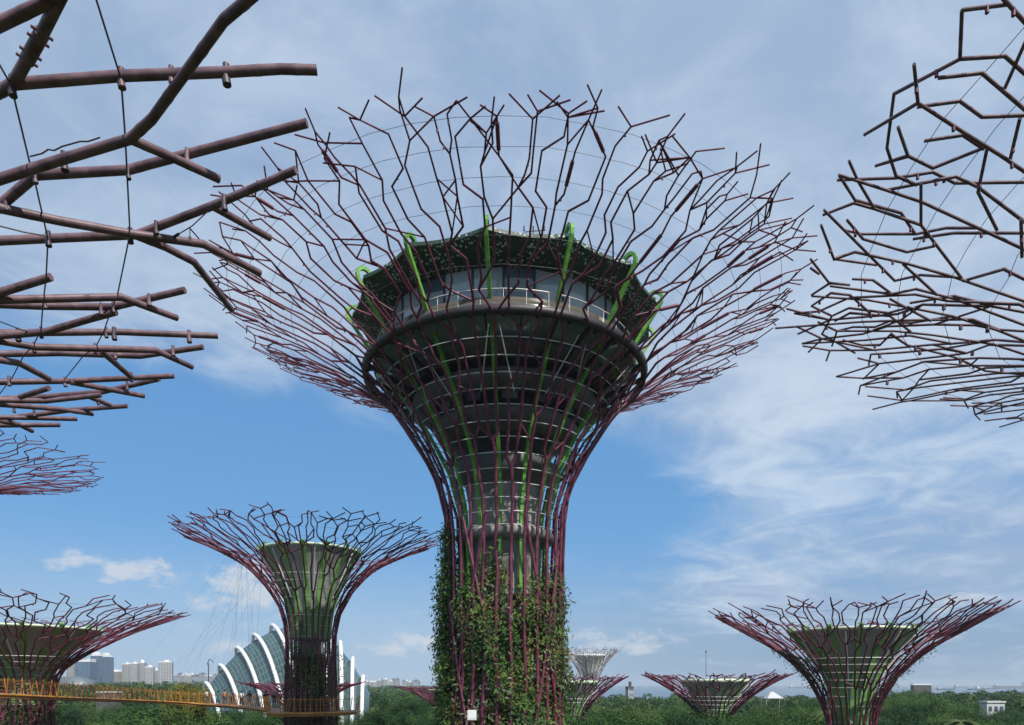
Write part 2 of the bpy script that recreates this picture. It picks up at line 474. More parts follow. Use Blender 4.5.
def lattice(root, pr, N, seed, forks, probs, k, rad, mat, sides=6, s0=0.0, keep=None, knob=0.0, fixtures=0, cable_r=None, cable_t=.008, braces=0, brace_z=None, rimj=(.965, 1.01), link=.4, web=.2):
    """the branching steel skin: each rib with its forks is one part"""
    rng = random.Random(seed)
    s_flare = pr.s_of_r(pr.r.min() * 1.15)
    w = 2 * PI / N
    allseg = []
    ribs = []
    tips_all = []
    for i in range(N):
        th = (i + .5) * w + rng.uniform(-.07, .07) * w
        th = (th + PI) % (2 * PI) - PI
        if keep and not keep(th): continue
        paths, tips = rib_paths(pr, rng, th, w, s0, forks, probs, k, rimj=rimj)
        mb = MB()
        for pi_, (path, lev) in enumerate(paths):
            pts = [pr.P(s, t) for s, t in path]
            rr = []
            for s, t in path:
                q = min(1, max(0, (s - s_flare) / max(.1, pr.S - s_flare)))
                rr.append(rad[0] + (rad[1] - rad[0]) * q ** .8)
            mb.tube(pts, rr, sides)
            for a, b in zip(path[:-1], path[1:]): allseg.append((a, b, rr[-1], mb, i * 1000 + pi_))
        ribs.append(mb)
        tips_all += [(t[0], t[1], mb) for t in tips]
    tips_all.sort(key=lambda t: t[0][1])
    used = False
    for a, b in zip(tips_all, tips_all[1:]):
        if abs(a[0][1] - b[0][1]) > 3.2 * a[1]: continue
        u = rng.random()
        (sa, ta), (sb, tb) = a[0], b[0]
        if u < link and not used:
            mid = (max(sa, sb) + rng.uniform(.15, .6) * k, (ta + tb) / 2 + rng.uniform(-.2, .2) * a[1])
            a[2].tube([pr.P(sa, ta), pr.P(*mid)], rad[1], sides)
            if rng.random() < .75: a[2].tube([pr.P(sb, tb), pr.P(*mid)], rad[1], sides)
            if rng.random() < .5: a[2].tube([pr.P(*mid), pr.P(mid[0] + rng.uniform(.5, 1.2) * k, mid[1] + rng.choice((-1, 1)) * rng.uniform(.1, .5) * a[1])], rad[1], sides)
            used = True
        else:
            used = False
            for sg in ((-1, 1) if rng.random() < .45 else (rng.choice((-1, 1)),)):
                L = rng.uniform(.6, 1.3) * k
                an = rng.uniform(.6, 1.25) * sg
                r = pr.at(sa)[0]
                a[2].tube([pr.P(sa, ta), pr.P(sa + L * math.cos(an), ta + L * math.sin(an) / r)], rad[1], sides)
    # cross links that close the web between neighbouring strands
    vv = [(b[0], b[1], own, rr, pid) for (a, b, rr, own, pid) in allseg if pr.at(b[0])[0] > forks[0][0] * 1.05]
    if vv and web:
        S_ = np.array([v[0] for v in vv]); T_ = np.array([v[1] for v in vv]); PID = np.array([v[4] for v in vv])
        for q in rng.sample(range(len(vv)), int(len(vv) * web)):
            r = pr.at(S_[q])[0]
            dl = ((T_ - T_[q] + PI) % (2 * PI) - PI) * r
            ds = S_ - S_[q]
            ok = np.where((PID != PID[q]) & (ds > .35 * k) & (ds < 1.5 * k) & (np.abs(dl) > .45 * k) & (np.abs(dl) < 1.5 * k))[0]
            if not len(ok): continue
            w_ = ok[np.argmin(np.abs(dl[ok]) + .5 * ds[ok])]
            vv[q][2].tube([pr.P(S_[q], T_[q]), pr.P(S_[w_], T_[q] + dl[w_] / r)], min(vv[q][3], vv[w_][3]), sides)
    if knob:                       # lamp clamps under the tubes
        for (a, b, rr, own, pid) in allseg:
            if pr.at(a[0])[0] > forks[0][0] and rng.random() < knob:
                t = rng.uniform(.2, .8)
                p = pr.P(a[0] + (b[0] - a[0]) * t, a[1] + (b[1] - a[1]) * t)
                own.tube([p, p + Vector((0, 0, -rr - .09))], .042, 5)
    for mb in ribs: mb.build('branch', mat, root)
    if fixtures:
        cand = [(a, b, rr) for a, b, rr, own, pid in allseg if pr.at(a[0])[0] > forks[1][0] * 1.15 and pr.P(*a).y < pr.P(*a).z * 0 + 4 and (pr.P(*a) - pr.P(*b)).length > 1.1]
        for a, b, rr in rng.sample(cand, min(fixtures, len(cand))):
            mb = MB()
            p, q = pr.P(*a), pr.P(*b)
            d = (q - p); f = rng.uniform(.55, .95)
            mb.tube([p + d * (1 - f) * .5, p + d * (1 + f) * .5], rr + .052, 8)
            mb.build('light_fixture', mat, root)
    if cable_r:
        n = N * 2
        for r in cable_r:
            s = pr.s_of_r(r)
            mb = MB()
            offs = [rng.uniform(-.05, .05) for _ in range(n)]
            pts = [pr.P(s + offs[j % n], 2 * PI * j / n) for j in range(n + 1)]
            mb.tube(pts, cable_t, 4, caps=False)
            mb.build('ring_cable', M['cable'], root)
    if braces:
        z0, z1 = brace_z
        for i in range(braces):
            th = 2 * PI * i / braces + rng.uniform(-.15, .15)
            sg = 1 if i % 2 else -1
            za, zb = rng.uniform(z0, z0 + (z1 - z0) * .4), rng.uniform(z0 + (z1 - z0) * .6, z1)
            mb = MB(); tw = rng.uniform(.55, .75)
            mb.tube([pr.P(pr.s_of_z(za + (zb - za) * t), th + sg * t * tw, .07) for t in (0, .2, .4, .6, .8, 1)], rad[0] * .85, sides)
            mb.build('diagonal_brace', mat, root)

def hoops(root, pr, zs, rad, off, mat=None, n=64):
    for z in zs:
        r = pr.r_at_z(z) + off
        mb = MB()
        mb.tube([(r * math.sin(2 * PI * k / n), -r * math.cos(2 * PI * k / n), z) for k in range(n + 1)], rad, 5, caps=False)
        mb.build('hoop', mat or M['hoop'], root)

def leaf_quads(mb, rng, c, nrm, size, mi, n, spread, jit=.65, thin=1.0):
    """a clump of n leaves round c facing roughly nrm"""
    for _ in range(n):
        p = c + Vector((rng.gauss(0, 1), rng.gauss(0, 1), rng.gauss(0, 1))) * spread
        d = (nrm + Vector((rng.gauss(0, 1), rng.gauss(0, 1), rng.gauss(0, 1))) * jit).normalized()
        t = d.cross(Vector((rng.gauss(0, 1), rng.gauss(0, 1), rng.gauss(0, 1))))
        if t.length < .05: continue
        t.normalize(); b = d.cross(t)
        l, w = size * rng.uniform(.7, 1.35), size * thin * rng.uniform(.35, .6)
        mb.add([p - t * l * .5, p + b * w * .5 + d * w * .15, p + t * l * .5, p - b * w * .5 + d * w * .15], [(0, 1, 2, 3)], mi)

def planting(root, pr, z0, z1, rin, nclump, leaf_n, size, seed, weights=(4, 4, 2, 2, 1.2), ragged=2.5, bulge=.5, mats=VINES, gaps=0.0):
    rng = random.Random(seed)
    mb = MB()
    bands = [(rng.uniform(0, 6.28), rng.uniform(z0, z1)) for _ in range(6)]
    for _ in range(nclump):
        th = rng.uniform(-PI, PI)
        z = rng.uniform(z0, z1) if rng.random() < .25 else rng.uniform(max(z0, z1 - 13), z1)
        top = z1 - ragged * (.5 + .5 * math.sin(th * 3.1 + seed) * math.sin(th * 7.3 + 2 * seed)) - rng.random() * .8
        if z > top: continue
        if gaps and math.sin(th * 6.1 + 1.3 * math.sin(z * .9)) * math.cos(z * .75 + th * 2.7) + rng.gauss(0, .25) > 1 - 2.4 * gaps: continue
        r = rin + rng.random() ** 2 * bulge * (1.2 + math.sin(th * 5 + z * .7 + seed)) 
        nrm = Vector((math.sin(th), -math.cos(th), .35)).normalized()
        c = Vector((r * math.sin(th), -r * math.cos(th), z))
        k = math.sin(th * 4.0 + z * .55 + seed) + math.sin(th * 2.3 - z * 1.1) + rng.gauss(0, .9)
        mi = 0 if k < -.9 else 1 if k < .45 else 2 if k < 1.1 else 3 if k < 1.9 else 4
        kind = math.sin(th * 9.1 + z * 2.3) + math.sin(z * 3.1 - th * 4.2)
        leaf_quads(mb, rng, c, nrm, size * (1.9 if kind > 1.0 else 1.2 if mi in (1, 4) else .85), mi, leaf_n, size * (.9 if kind > 1.0 else 1.15), .65, .42 if kind > 1.0 else 1.0)
    o = mb.build('climbing_plants', mats, root)
    o['kind'] = 'stuff'
    return o

# ---- the tallest supertree, with the observation deck
MX, MY = -.46, 45.0
root = thing('supertree', 'tallest steel tree tower with round observation deck and plants climbing its trunk', 'tree tower', (MX, MY, 0))
pr = Profile([(4.6, 0), (3.95, 9), (3.74, 18), (3.7, 27), (3.8, 32), (4.15, 34.2), (5.0, 36.2), (6.3, 38.3), (7.7, 40.3), (9.15, 41.6), (12.0, 43.35), (15, 44.6), (17.4, 45.4)])
lattice(root, pr, 28, 7, [(4.2, 7.2), (8.6, 12.2), (14.0, 15.6)], [1, 1, .5], 1.22, (.106, .037), M['steel'], 7, 0.0, None, .16, 26,
        [9.8, 10.9, 12.1, 13.3, 14.5, 15.7, 16.8], .012, 13, (16, 34), web=.28, rimj=(.955, 1.01))
hoops(root, pr, [31.6, 32.4, 33.2, 34.0, 34.8, 35.6, 36.4, 37.15, 37.9, 38.6, 39.3, 40.0, 40.7], .03, -.16)
mb = MB(); mb.lathe([(2.3, 0), (2.3, 38.5)], 40); mb.build('core', M['concrete'], root)
mb = MB(); mb.lathe([(2.95, 0), (2.95, 27.0), (2.5, 27.6), (2.3, 27.6)], 40); mb.build('planting_panel', M['soil'], root)
def ring(name, prof, mat, n=72, smooth=True, parent=root):
    m = MB(); m.lathe(prof, n, 0, smooth); return m.build(name, mat, parent)
ring('collar', [(2.3, 31.0), (3.1, 31.1), (3.2, 31.5), (3.1, 31.7), (2.3, 31.8)], M['concrete'])
# stepped soffits below the deck
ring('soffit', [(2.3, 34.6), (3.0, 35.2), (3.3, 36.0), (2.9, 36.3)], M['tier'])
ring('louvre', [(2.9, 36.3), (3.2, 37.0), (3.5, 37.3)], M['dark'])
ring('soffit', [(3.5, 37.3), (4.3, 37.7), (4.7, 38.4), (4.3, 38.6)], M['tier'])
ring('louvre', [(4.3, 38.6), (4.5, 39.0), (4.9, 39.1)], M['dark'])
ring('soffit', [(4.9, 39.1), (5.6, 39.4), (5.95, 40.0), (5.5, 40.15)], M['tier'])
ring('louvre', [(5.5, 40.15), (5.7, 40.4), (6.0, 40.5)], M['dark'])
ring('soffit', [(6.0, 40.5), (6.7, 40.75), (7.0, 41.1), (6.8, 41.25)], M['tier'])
mb = MB(); mb.lathe([(6.8, 41.25), (7.9, 41.72), (8.35, 41.75)], 72, 0, True); mb.build('glass_soffit', M['glass_sky_painted'], root)
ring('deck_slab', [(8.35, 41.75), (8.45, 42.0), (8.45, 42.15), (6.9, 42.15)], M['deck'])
# ring beam carried by the ribs
ring('ring_beam', [(8.7, 41.45), (9.05, 41.35), (9.15, 41.75), (8.8, 41.95), (8.7, 41.45)], M['deck'])
for k in range(28):
    a = 2 * PI * k / 28
    mb = MB(); mb.obox((8.1 * math.sin(a), -8.1 * math.cos(a), 41.75), (8.9 * math.sin(a), -8.9 * math.cos(a), 41.6), .12, .2)
    mb.build('bracket', M['deck'], root)
for k in range(28):
    a = 2 * PI * (k + .5) / 28
    mb = MB(); mb.obox((5.6 * math.sin(a), -5.6 * math.cos(a), 40.0), (8.75 * math.sin(a), -8.75 * math.cos(a), 41.45), .10, .26)
    mb.build('soffit_beam', M['deck'], root)
for k in range(20):
    a = 2 * PI * (k + .3) / 20; b = a + R(7) * (1 if k % 2 else -1)
    mb = MB(); mb.tube([(6.0 * math.sin(a), -6.0 * math.cos(a), 38.6), (8.2 * math.sin(b), -8.2 * math.cos(b), 41.2)], .035, 5)
    mb.build('tie_rod', M['hoop'], root)
for k in range(14):
    a = 2 * PI * (k + .15) / 14
    mb = MB(); mb.box((4.6 * math.sin(a), -4.6 * math.cos(a), 38.9), (.9, .5, .5), a); mb.build('duct', M['deck'] if k % 3 else M['tier'], root)
# windows
wp = []
for k in range(28):
    a, b = 2 * PI * (k + .04) / 28, 2 * PI * (k + .96) / 28
    mb = MB()
    q = [(7.55 * math.sin(t), -7.55 * math.cos(t), z) for t, z in ((a, 42.15), (b, 42.15), (b, 44.9), (a, 44.9))]
    q2 = [(7.49 * math.sin(t), -7.49 * math.cos(t), z) for t, z in ((a, 42.15), (b, 42.15), (b, 44.9), (a, 44.9))]
    mb.add(q + q2, [(0, 1, 2, 3), (7, 6, 5, 4), (0, 4, 5, 1), (1, 5, 6, 2), (2, 6, 7, 3), (3, 7, 4, 0)])
    mb.build('window', M['window'] if k % 5 else M['glass_dark'], root)
for k in range(28):
    a = 2 * PI * k / 28
    mb = MB(); mb.box((7.55 * math.sin(a), -7.55 * math.cos(a), 43.5), (.12, .16, 2.75), a); mb.build('mullion', M['deck'], root)
ring('inner_wall', [(5.2, 42.15), (5.2, 44.9)], M['dark'])
bal = ring('balustrade', [(8.3, 42.15), (8.3, 42.62), (8.26, 42.62), (8.26, 42.15)], M['glass_rail'])
mb = MB(); mb.tube([(8.28 * math.sin(2 * PI * k / 72), -8.28 * math.cos(2 * PI * k / 72), 43.05) for k in range(73)], .035, 6, caps=False); mb.build('handrail', M['hoop'], bal)
for k in range(42):
    a = 2 * PI * k / 42
    mb = MB(); mb.tube([(8.28 * math.sin(a), -8.28 * math.cos(a), 42.15), (8.28 * math.sin(a), -8.28 * math.cos(a), 43.05)], .022, 5)
    mb.build('baluster', M['hoop'], bal)
# scalloped perforated canopy, peaks at the green ribs
HK = [R(-5 + 360 / 14 * k) for k in range(14)]
mb = MB(); mb.lathe([(8.6, 45.16), (6.0, 45.5), (.2, 45.9)], 56); mb.build('roof', M['deck'], root)
for k in range(14):
    a, b = HK[k], HK[(k + 1) % 14] + (2 * PI if k == 13 else 0)
    mb = MB()
    n = 10
    vs = []
    for j in range(n + 1):
        t = a + (b - a) * j / n
        sag = 1 - (2 * j / n - 1) ** 2
        ro = 9.75 - .42 * sag
        zo = 45.25 - .10 * sag
        for r, z in ((7.5, 44.62), (8.6, 44.8), (ro, zo), (ro - .03, zo + .22), (8.5, 45.2)):
            vs.append((r * math.sin(t), -r * math.cos(t), z))
    fs = []
    for j in range(n):
        for i in range(4):
            fs.append((j * 5 + i, (j + 1) * 5 + i, (j + 1) * 5 + i + 1, j * 5 + i + 1))
    mb.add(vs, fs, 0, False)
    mb.build('canopy_panel', M['perf'], root)
# green ribs hooking over the canopy
for k in range(14):
    t = HK[k]
    pts = [(2.75, 24), (2.75, 30), (2.95, 33), (3.6, 35.5), (4.9, 38.0), (6.7, 40.4), (7.9, 42.1), (8.85, 43.5), (9.5, 44.45), (9.85, 44.95), (10.02, 45.25), (10.06, 45.5), (9.98, 45.72), (9.8, 45.86), (9.58, 45.88), (9.38, 45.78), (9.25, 45.6), (9.2, 45.4)]
    P2 = [Vector((r * math.sin(t), -r * math.cos(t), z)) for r, z in pts]
    tn = Vector((math.cos(t), math.sin(t), 0))
    mb = MB()
    vs, fs = [], []
    for i, p in enumerate(P2):
        d = (P2[min(i + 1, len(P2) - 1)] - P2[max(i - 1, 0)]).normalized()
        nn = d.cross(tn)
        for a, b in ((-1, -1), (1, -1), (1, 1), (-1, 1)): vs.append(p + tn * a * .10 + nn * b * .10)
    for i in range(len(P2) - 1):
        for q in range(4): fs.append((i * 4 + q, i * 4 + (q + 1) % 4, (i + 1) * 4 + (q + 1) % 4, (i + 1) * 4 + q))
    L = len(vs)
    fs += [(3, 2, 1, 0), (L - 4, L - 3, L - 2, L - 1)]
    mb.add(vs, fs)
    mb.build('green_rib', M['green'], root)
mb = MB(); mb.tube([(1.6, -7.9, 45.5), (1.6, -7.9, 46.6)], .03, 5); mb.tube([(1.1, -7.9, 46.3), (2.2, -7.9, 46.4)], .025, 5)
for x in (1.1, 1.6, 2.2): mb.box((x, -7.9, 46.5), (.09, .09, .22))
mb.build('antenna', M['fixture'], root)
planting(root, pr, 5, 31.0, 3.12, 7600, 11, .25, 11, (3, 4, 2, 2, 1.2), 5.0, .62, gaps=.12)
rngv = random.Random(5)
mb = MB()                      # the thick leafy curtain on the two flanks
for i in range(2300):
    sd = -1 if i % 5 < 3 else 1
    th = sd * rngv.uniform(1.15, 1.95); z = rngv.uniform(6 if i % 4 == 0 else 18, 31.8 if sd < 0 else 29)
    r = (3.6 if sd < 0 else 3.3) + rngv.random() ** 1.6 * (.85 if sd < 0 else .38) * (1.0 if z < 29 else .6)
    leaf_quads(mb, rngv, Vector((r * math.sin(th), -r * math.cos(th), z)), Vector((math.sin(th), -math.cos(th), .3)), .25, 0 if rngv.random() < .55 else 1, 9, .22)
mb.build('leafy_curtain', VINES, root)['kind'] = 'stuff'

# floodlight box on the trunk
p = at(472, 715, MY - 4.35)
fl = thing('floodlight', 'small white lamp box fixed low on the planted trunk', 'lamp', p)
mb = MB(); mb.box((0, 0, 0), (.52, .3, .58)); mb.box((0, -.16, .02), (.44, .02, .46)); mb.build('housing', M['white'], fl)
mb = MB(); mb.box((0, .35, -.1), (.12, .4, .12)); mb.build('bracket', M['fixture'], fl)

# ---- the smaller supertrees, with a grey dish inside
def small_tree(label, px, D, R_, knots, seed, dish, N=24, forks=None, k=.95, rad=(.082, .045), mat=None, hoopz=None, plants=None, sides=5, rimj=(.955, 1.01), fins=14, probs=(1, .8), dish_mats=None, cables=True, keep=None, detail=True, braces=12, name='supertree', core_r=1.5, knob=0.1, X=None, rim_t=.2):
    X = (px - CX) / FPX * D if X is None else X
    root = thing(name, label, 'tree tower', (X, D, 0))
    pr = Profile(knots)
    rn = pr.r.min()
    mat = mat or M['steel']
    forks = forks or [(rn * 1.2, R_ * .40), (R_ * .48, R_ * .72)]
    zt = knots[-1][1]
    lattice(root, pr, N, seed, forks, probs, k, rad, mat, sides, 0.0, keep, knob, 0,
            [R_ * q for q in (.62, .72, .82, .92)] if cables else None, .008, braces, (zt * .45, zt * .80), rimj=rimj)
    if hoopz: hoops(root, pr, hoopz, .028 if D < 100 else .05, -.12)
    dm = dish_mats or (M['dish'], M['rim'], M['green_mid'])
    if dish:
        prof = Profile(dish)
        mb = MB(); mb.lathe([(float(a), float(b)) for a, b in zip(prof.r[::3], prof.z[::3])] + [dish[-1]], 56); mb.build('dish', dm[0], root)
        r1, z1 = dish[-1]
        mb = MB(); mb.lathe([(r1, z1 - .03), (r1 + .18, z1 + rim_t * .3), (r1 + .14, z1 + rim_t), (r1 - .1, z1 + rim_t), (r1 - .35, z1 + .02)], 56); mb.build('dish_rim', dm[1], root)
        mb = MB(); mb.lathe([(r1 - .3, z1 + .05), (.1, z1 - .25)], 56); mb.build('dish_cover', dm[0], root)
        for i in range(fins):
            t = 2 * PI * (i + .3) / fins
            tn = Vector((math.cos(t), math.sin(t), 0)); rd = Vector((math.sin(t), -math.cos(t), 0))
            mb = MB(); vs, fs = [], []
            n = 9
            for j in range(n):
                s = prof.S * (.02 + .98 * j / (n - 1))
                r, z = prof.at(s)
                w = .17 + .13 * (1 - j / (n - 1))
                for a, b in ((-1, .02), (1, .02), (1, .16), (-1, .16)): vs.append(rd * (r + b) + tn * a * w + Vector((0, 0, z)))
            for j in range(n - 1):
                for q in range(4): fs.append((j * 4 + q, j * 4 + (q + 1) % 4, j * 4 + 4 + (q + 1) % 4, j * 4 + 4 + q))
            e = (n - 1) * 4
            fs += [(3, 2, 1, 0), (e, e + 1, e + 2, e + 3)]
            # hook over the rim
            mb.add(vs, fs)
            mb.obox(rd * (r1 + .1) + Vector((0, 0, z1)), rd * (r1 + .34) + Vector((0, 0, z1 + .34)), .3, .12)
            mb.obox(rd * (r1 + .34) + Vector((0, 0, z1 + .34)), rd * (r1 - .2) + Vector((0, 0, z1 + .46)), .3, .1)
            mb.build('green_fin', dm[2], root)
            if i % 2 == 0 and dish_mats is None:
                t2 = t + PI / fins
                rd2 = Vector((math.sin(t2), -math.cos(t2), 0))
                mb = MB()
                a, b = prof.at(prof.S * .45), prof.at(prof.S * .97)
                mb.tube([rd2 * (a[0] + .12) + Vector((0, 0, a[1])), rd2 * (b[0] + .15) + Vector((0, 0, b[1]))], .06, 5)
                mb.build('white_strut', M['white'], root)
    mb = MB(); mb.lathe([(core_r, 0), (core_r, (dish[0][1] + .5) if dish else zt * .7)], 28); mb.build('core', M['concrete'], root)
    if plants:
        mb = MB(); mb.lathe([(plants[2] - .4, 0), (plants[2] - .4, plants[1] - 3.2), (core_r, plants[1] - 2.6)], 28); mb.build('planting_panel', M['soil'], root)
        planting(root, pr, *plants)
    return root, pr

def scaled(R_, zt, k, base_r):
    """generic supertree outline: rim radius, rim height"""
    z = lambda d: zt - d * k
    return [(base_r * 1.25, 0), (base_r * 1.02, zt * .4), (base_r, z(9.0)), (base_r * 1.1, z(7.2)), (R_ * .27, z(5.2)), (R_ * .47, z(2.7)), (R_ * .78, z(.75)), (R_, zt)]

small_tree('maroon steel tree tower with green and grey dish, encircled by a mustard walkway platform', 311, 63, 11,
           [(3.0, 0), (2.5, 14), (2.25, 20), (2.2, 26), (2.5, 28), (3.3, 29.9), (5.6, 32.5), (8.8, 34.3), (11.0, 35.2)], 21,
           [(1.6, 26.0), (1.75, 28), (2.3, 30), (3.2, 32.1), (4.3, 33.9)], N=28, k=.95,
           hoopz=[26.2, 27.2, 28.1, 28.9, 29.6, 30.3, 30.95, 31.5], plants=(4, 27.2, 1.75, 2000, 9, .2, 3, (4, 4, 1, 1, 1), 4, .62), core_r=.95)
wroot, wpr = small_tree('wide maroon steel tree tower with white rimmed dish standing alone before the sea and ships', 851, 56.6, 10.5,
           [(2.6, 0), (2.0, 10), (1.75, 17), (1.8, 19.0), (2.3, 20.6), (3.35, 22.5), (5.6, 24.7), (8.5, 26.5), (10.5, 27.7)], 33,
           [(1.15, 18.4), (1.35, 20.5), (2.0, 22.6), (3.2, 24.6), (4.65, 26.2)], N=28, k=.95,
           hoopz=[18.9, 20.2, 21.0, 21.7, 22.3, 22.9, 23.5, 24.0], plants=(2, 17.5, 1.6, 700, 8, .2, 4), core_r=1.0)
rngw = random.Random(4)
mb = MB()                      # plants trailing out of the neck
for _ in range(190):
    th = rngw.choice((-1, 1)) * rngw.uniform(1.1, 2.0) if rngw.random() < .8 else rngw.uniform(-3, 3)
    p = wpr.P(wpr.s_of_z(rngw.uniform(21.6, 25.0)), th, rngw.uniform(-.15, .12)) - Vector((0, 0, rngw.random() ** 2 * .5))
    leaf_quads(mb, rngw, p, Vector((math.sin(th), -math.cos(th), 0)), .19, rngw.choice((0, 1, 3)), 7, .16)
mb.build('trailing_plants', VINES, wroot)['kind'] = 'stuff'
small_tree('maroon steel tree tower cut by the left edge, behind the near end of the walkway', 25, 62, 13,
           [(3.4, 0), (2.7, 10), (2.25, 18), (2.2, 21.5), (2.4, 22.6), (3.3, 23.6), (5.2, 25.0), (8.8, 27.0), (12.9, 28.7)], 44,
           [(1.3, 20.0), (1.6, 21.8), (2.4, 23.6), (4.0, 25.4), (6.0, 26.8)], N=28, k=.95,
           hoopz=[20.2, 21.2, 22.0, 22.8, 23.4, 23.9, 24.4], plants=(2, 23.0, 1.95, 1500, 8, .2, 6), core_r=1.5)
small_tree('low maroon steel tree tower with pale dish, just left of the large right one', 715, 112, 11.0,
           [(2.4, 0), (1.9, 8), (1.9, 14.5), (2.3, 16.3), (3.6, 18.2), (6.2, 20.4), (9.0, 22.2), (11.2, 23.3)], 55, [(1.3, 14.2), (1.6, 16.2), (2.6, 18.6), (4.0, 20.8), (5.2, 22.3)], N=20, k=1.15, rad=(.12, .075),
           hoopz=[16, 17, 17.9, 18.7, 19.4, 20], cables=False, braces=8, core_r=1.0, knob=0, rim_t=.5)
small_tree('low maroon steel tree tower partly hidden behind the planted trunk on its right', 570, 125, 9.8,
           [(2.4, 0), (1.9, 8), (1.9, 14.0), (2.3, 16.0), (3.5, 18.0), (5.8, 20.2), (8.2, 22.0), (10.0, 23.1)], 66, [(1.3, 14.2), (1.6, 16.2), (2.5, 18.6), (3.7, 20.6), (4.8, 22.1)], N=20, k=1.15, rad=(.12, .08),
           hoopz=[16, 17, 17.9, 18.7, 19.4], cables=False, braces=8, core_r=1.0, knob=0, rim_t=.5)
small_tree('low maroon steel tree tower peeking out left of the planted trunk', 452, 150, 11.5,
           scaled(11.6, 21.2, 1.0, 1.9), 67, [(1.3, 13.0), (1.5, 15.0), (2.4, 17.2), (3.6, 19.2), (5.0, 20.6)], N=20, k=1.15, rad=(.12, .085),
           cables=False, braces=0, core_r=1.0, knob=0)
small_tree('low maroon steel tree tower spreading behind the one with the walkway platform', 303, 120, 9.4,
           scaled(9.5, 22.0, 1.0, 1.9), 68, None, N=20, k=1.1, rad=(.12, .085), cables=False, braces=0, core_r=1.0, knob=0)
sroot, spr = small_tree('distant pale silver tree tower with a slender trunk', 590, 330, 14.5,
           [(4.2, 0), (3.3, 10), (2.9, 17), (3.2, 21), (4.4, 25), (6.4, 29.5), (9.5, 34), (14.0, 38)], 77,
           [(1.9, 17.0), (2.4, 22), (3.6, 27), (5.2, 31.5), (7.2, 35.2)], N=22, k=1.5, rad=(.13, .10), mat=M['silver'],
           hoopz=[15, 17, 19, 21, 23, 25, 27, 29, 31], cables=False, braces=0, core_r=1.5, knob=0, dish_mats=(M['dish'], M['white'], M['white']), rim_t=.9)

# ---- near crowns on the left and right, cut by the frame
def solve_on(pr, X, Y, px, py, dz=0.0):
    """point of the crown surface seen in the direction of that pixel"""
    ux, uz = (px - CX) / FPX, (HY - py) / FPX
    best = None
    lo, hi = 1.5, 80.0
    f = lambda t: EYE + uz * t - dz - z_of(pr, math.hypot(ux * t - X, t - Y))
    ts = np.linspace(lo, hi, 700)
    vals = [f(t) for t in ts]
    for a, b, va, vb in zip(ts, ts[1:], vals, vals[1:]):
        if va * vb <= 0:
            for _ in range(40):
                m = (a + b) / 2
                if f(a) * f(m) <= 0: b = m
                else: a = m
            best = (a + b) / 2; break
    if best is None: return None
    return Vector((ux * best - X, best - Y, EYE + uz * best))
def z_of(pr, r):
    i0 = int(np.argmin(pr.r))
    if r > pr.r[-1]:
        sl = (pr.z[-1] - pr.z[-6]) / (pr.r[-1] - pr.r[-6])
        return pr.z[-1] + (r - pr.r[-1]) * sl * .6
    return float(np.interp(r, pr.r[i0:], pr.z[i0:]))

NX, NY = -16.6, 3.9
npr = Profile([(3.2, 0), (2.7, 10), (2.5, 17), (2.6, 20), (3.6, 22.6), (5.8, 24.9), (9.0, 26.7), (12.0, 27.6), (15.2, 28.05)])
near = thing('supertree', 'nearest maroon steel tree tower, its thick branch ends reaching in from the upper left', 'tree tower', (NX, NY, 0))
TR = [  # polylines of the branch ends that show in the photo, with a small lift where two pass over each other, and end radius
 ([(-6, 27), (46, 2), (62, -8)], .0), ([(62, -8), (45, 28), (13, 84), (-8, 96)], .0), ([(13, 84), (120, 76), (229, 72), (280, 69), (317, 70)], .0),
 ([(-6, 181), (60, 160), (130, 139), (152, 119), (224, 20), (262, -12)], -.12), ([(130, 139), (160, 152), (219, 179)], -.12),
 ([(-4, 209), (36, 175), (128, 170), (150, 164), (307, 123)], .06), ([(-6, 207), (60, 221), (132, 234), (203, 244), (260, 273)], -.06),
 ([(132, 234), (165, 247), (194, 262), (231, 309)], -.06), ([(-6, 241), (60, 238), (136, 235), (212, 206), (296, 170)], .06), ([(212, 206), (270, 238)], .06),
 ([(-8, 295), (51, 277)], 0), ([(-6, 300), (121, 297), (177, 318)], -.05), ([(-6, 304), (40, 306), (113, 307), (185, 290)], .06),
 ([(-6, 336), (45, 332), (90, 319), (116, 312)], -.03), ([(-6, 333), (120, 332), (218, 336)], 0.02), ([(-6, 340), (35, 347), (155, 350), (192, 367)], -.05),
 ([(-6, 354), (60, 353), (140, 356), (203, 347)], .05), ([(100, 350), (131, 377)], -.05), ([(-6, 359), (19, 363), (49, 379)], -.05),
 ([(-6, 382), (70, 381), (174, 376)], 0), ([(70, 382), (144, 396)], -.03), ([(-6, 399), (39, 397), (102, 392), (159, 379)], .05),
 ([(-6, 400), (45, 401), (101, 395)], -.03), ([(20, 397), (49, 388)], 0), ([(90, 397), (110, 405)], 0), ([(-6, 404), (60, 409), (93, 414)], -.03),
 ([(-6, 420), (71, 410), (127, 406)], .04), ([(-6, 417), (33, 418), (77, 419)], 0), ([(-6, 425), (60, 425)], -.03), ([(-6, 420), (18, 424), (32, 431)], -.04)]
def clampr(p, rmax):
    return p
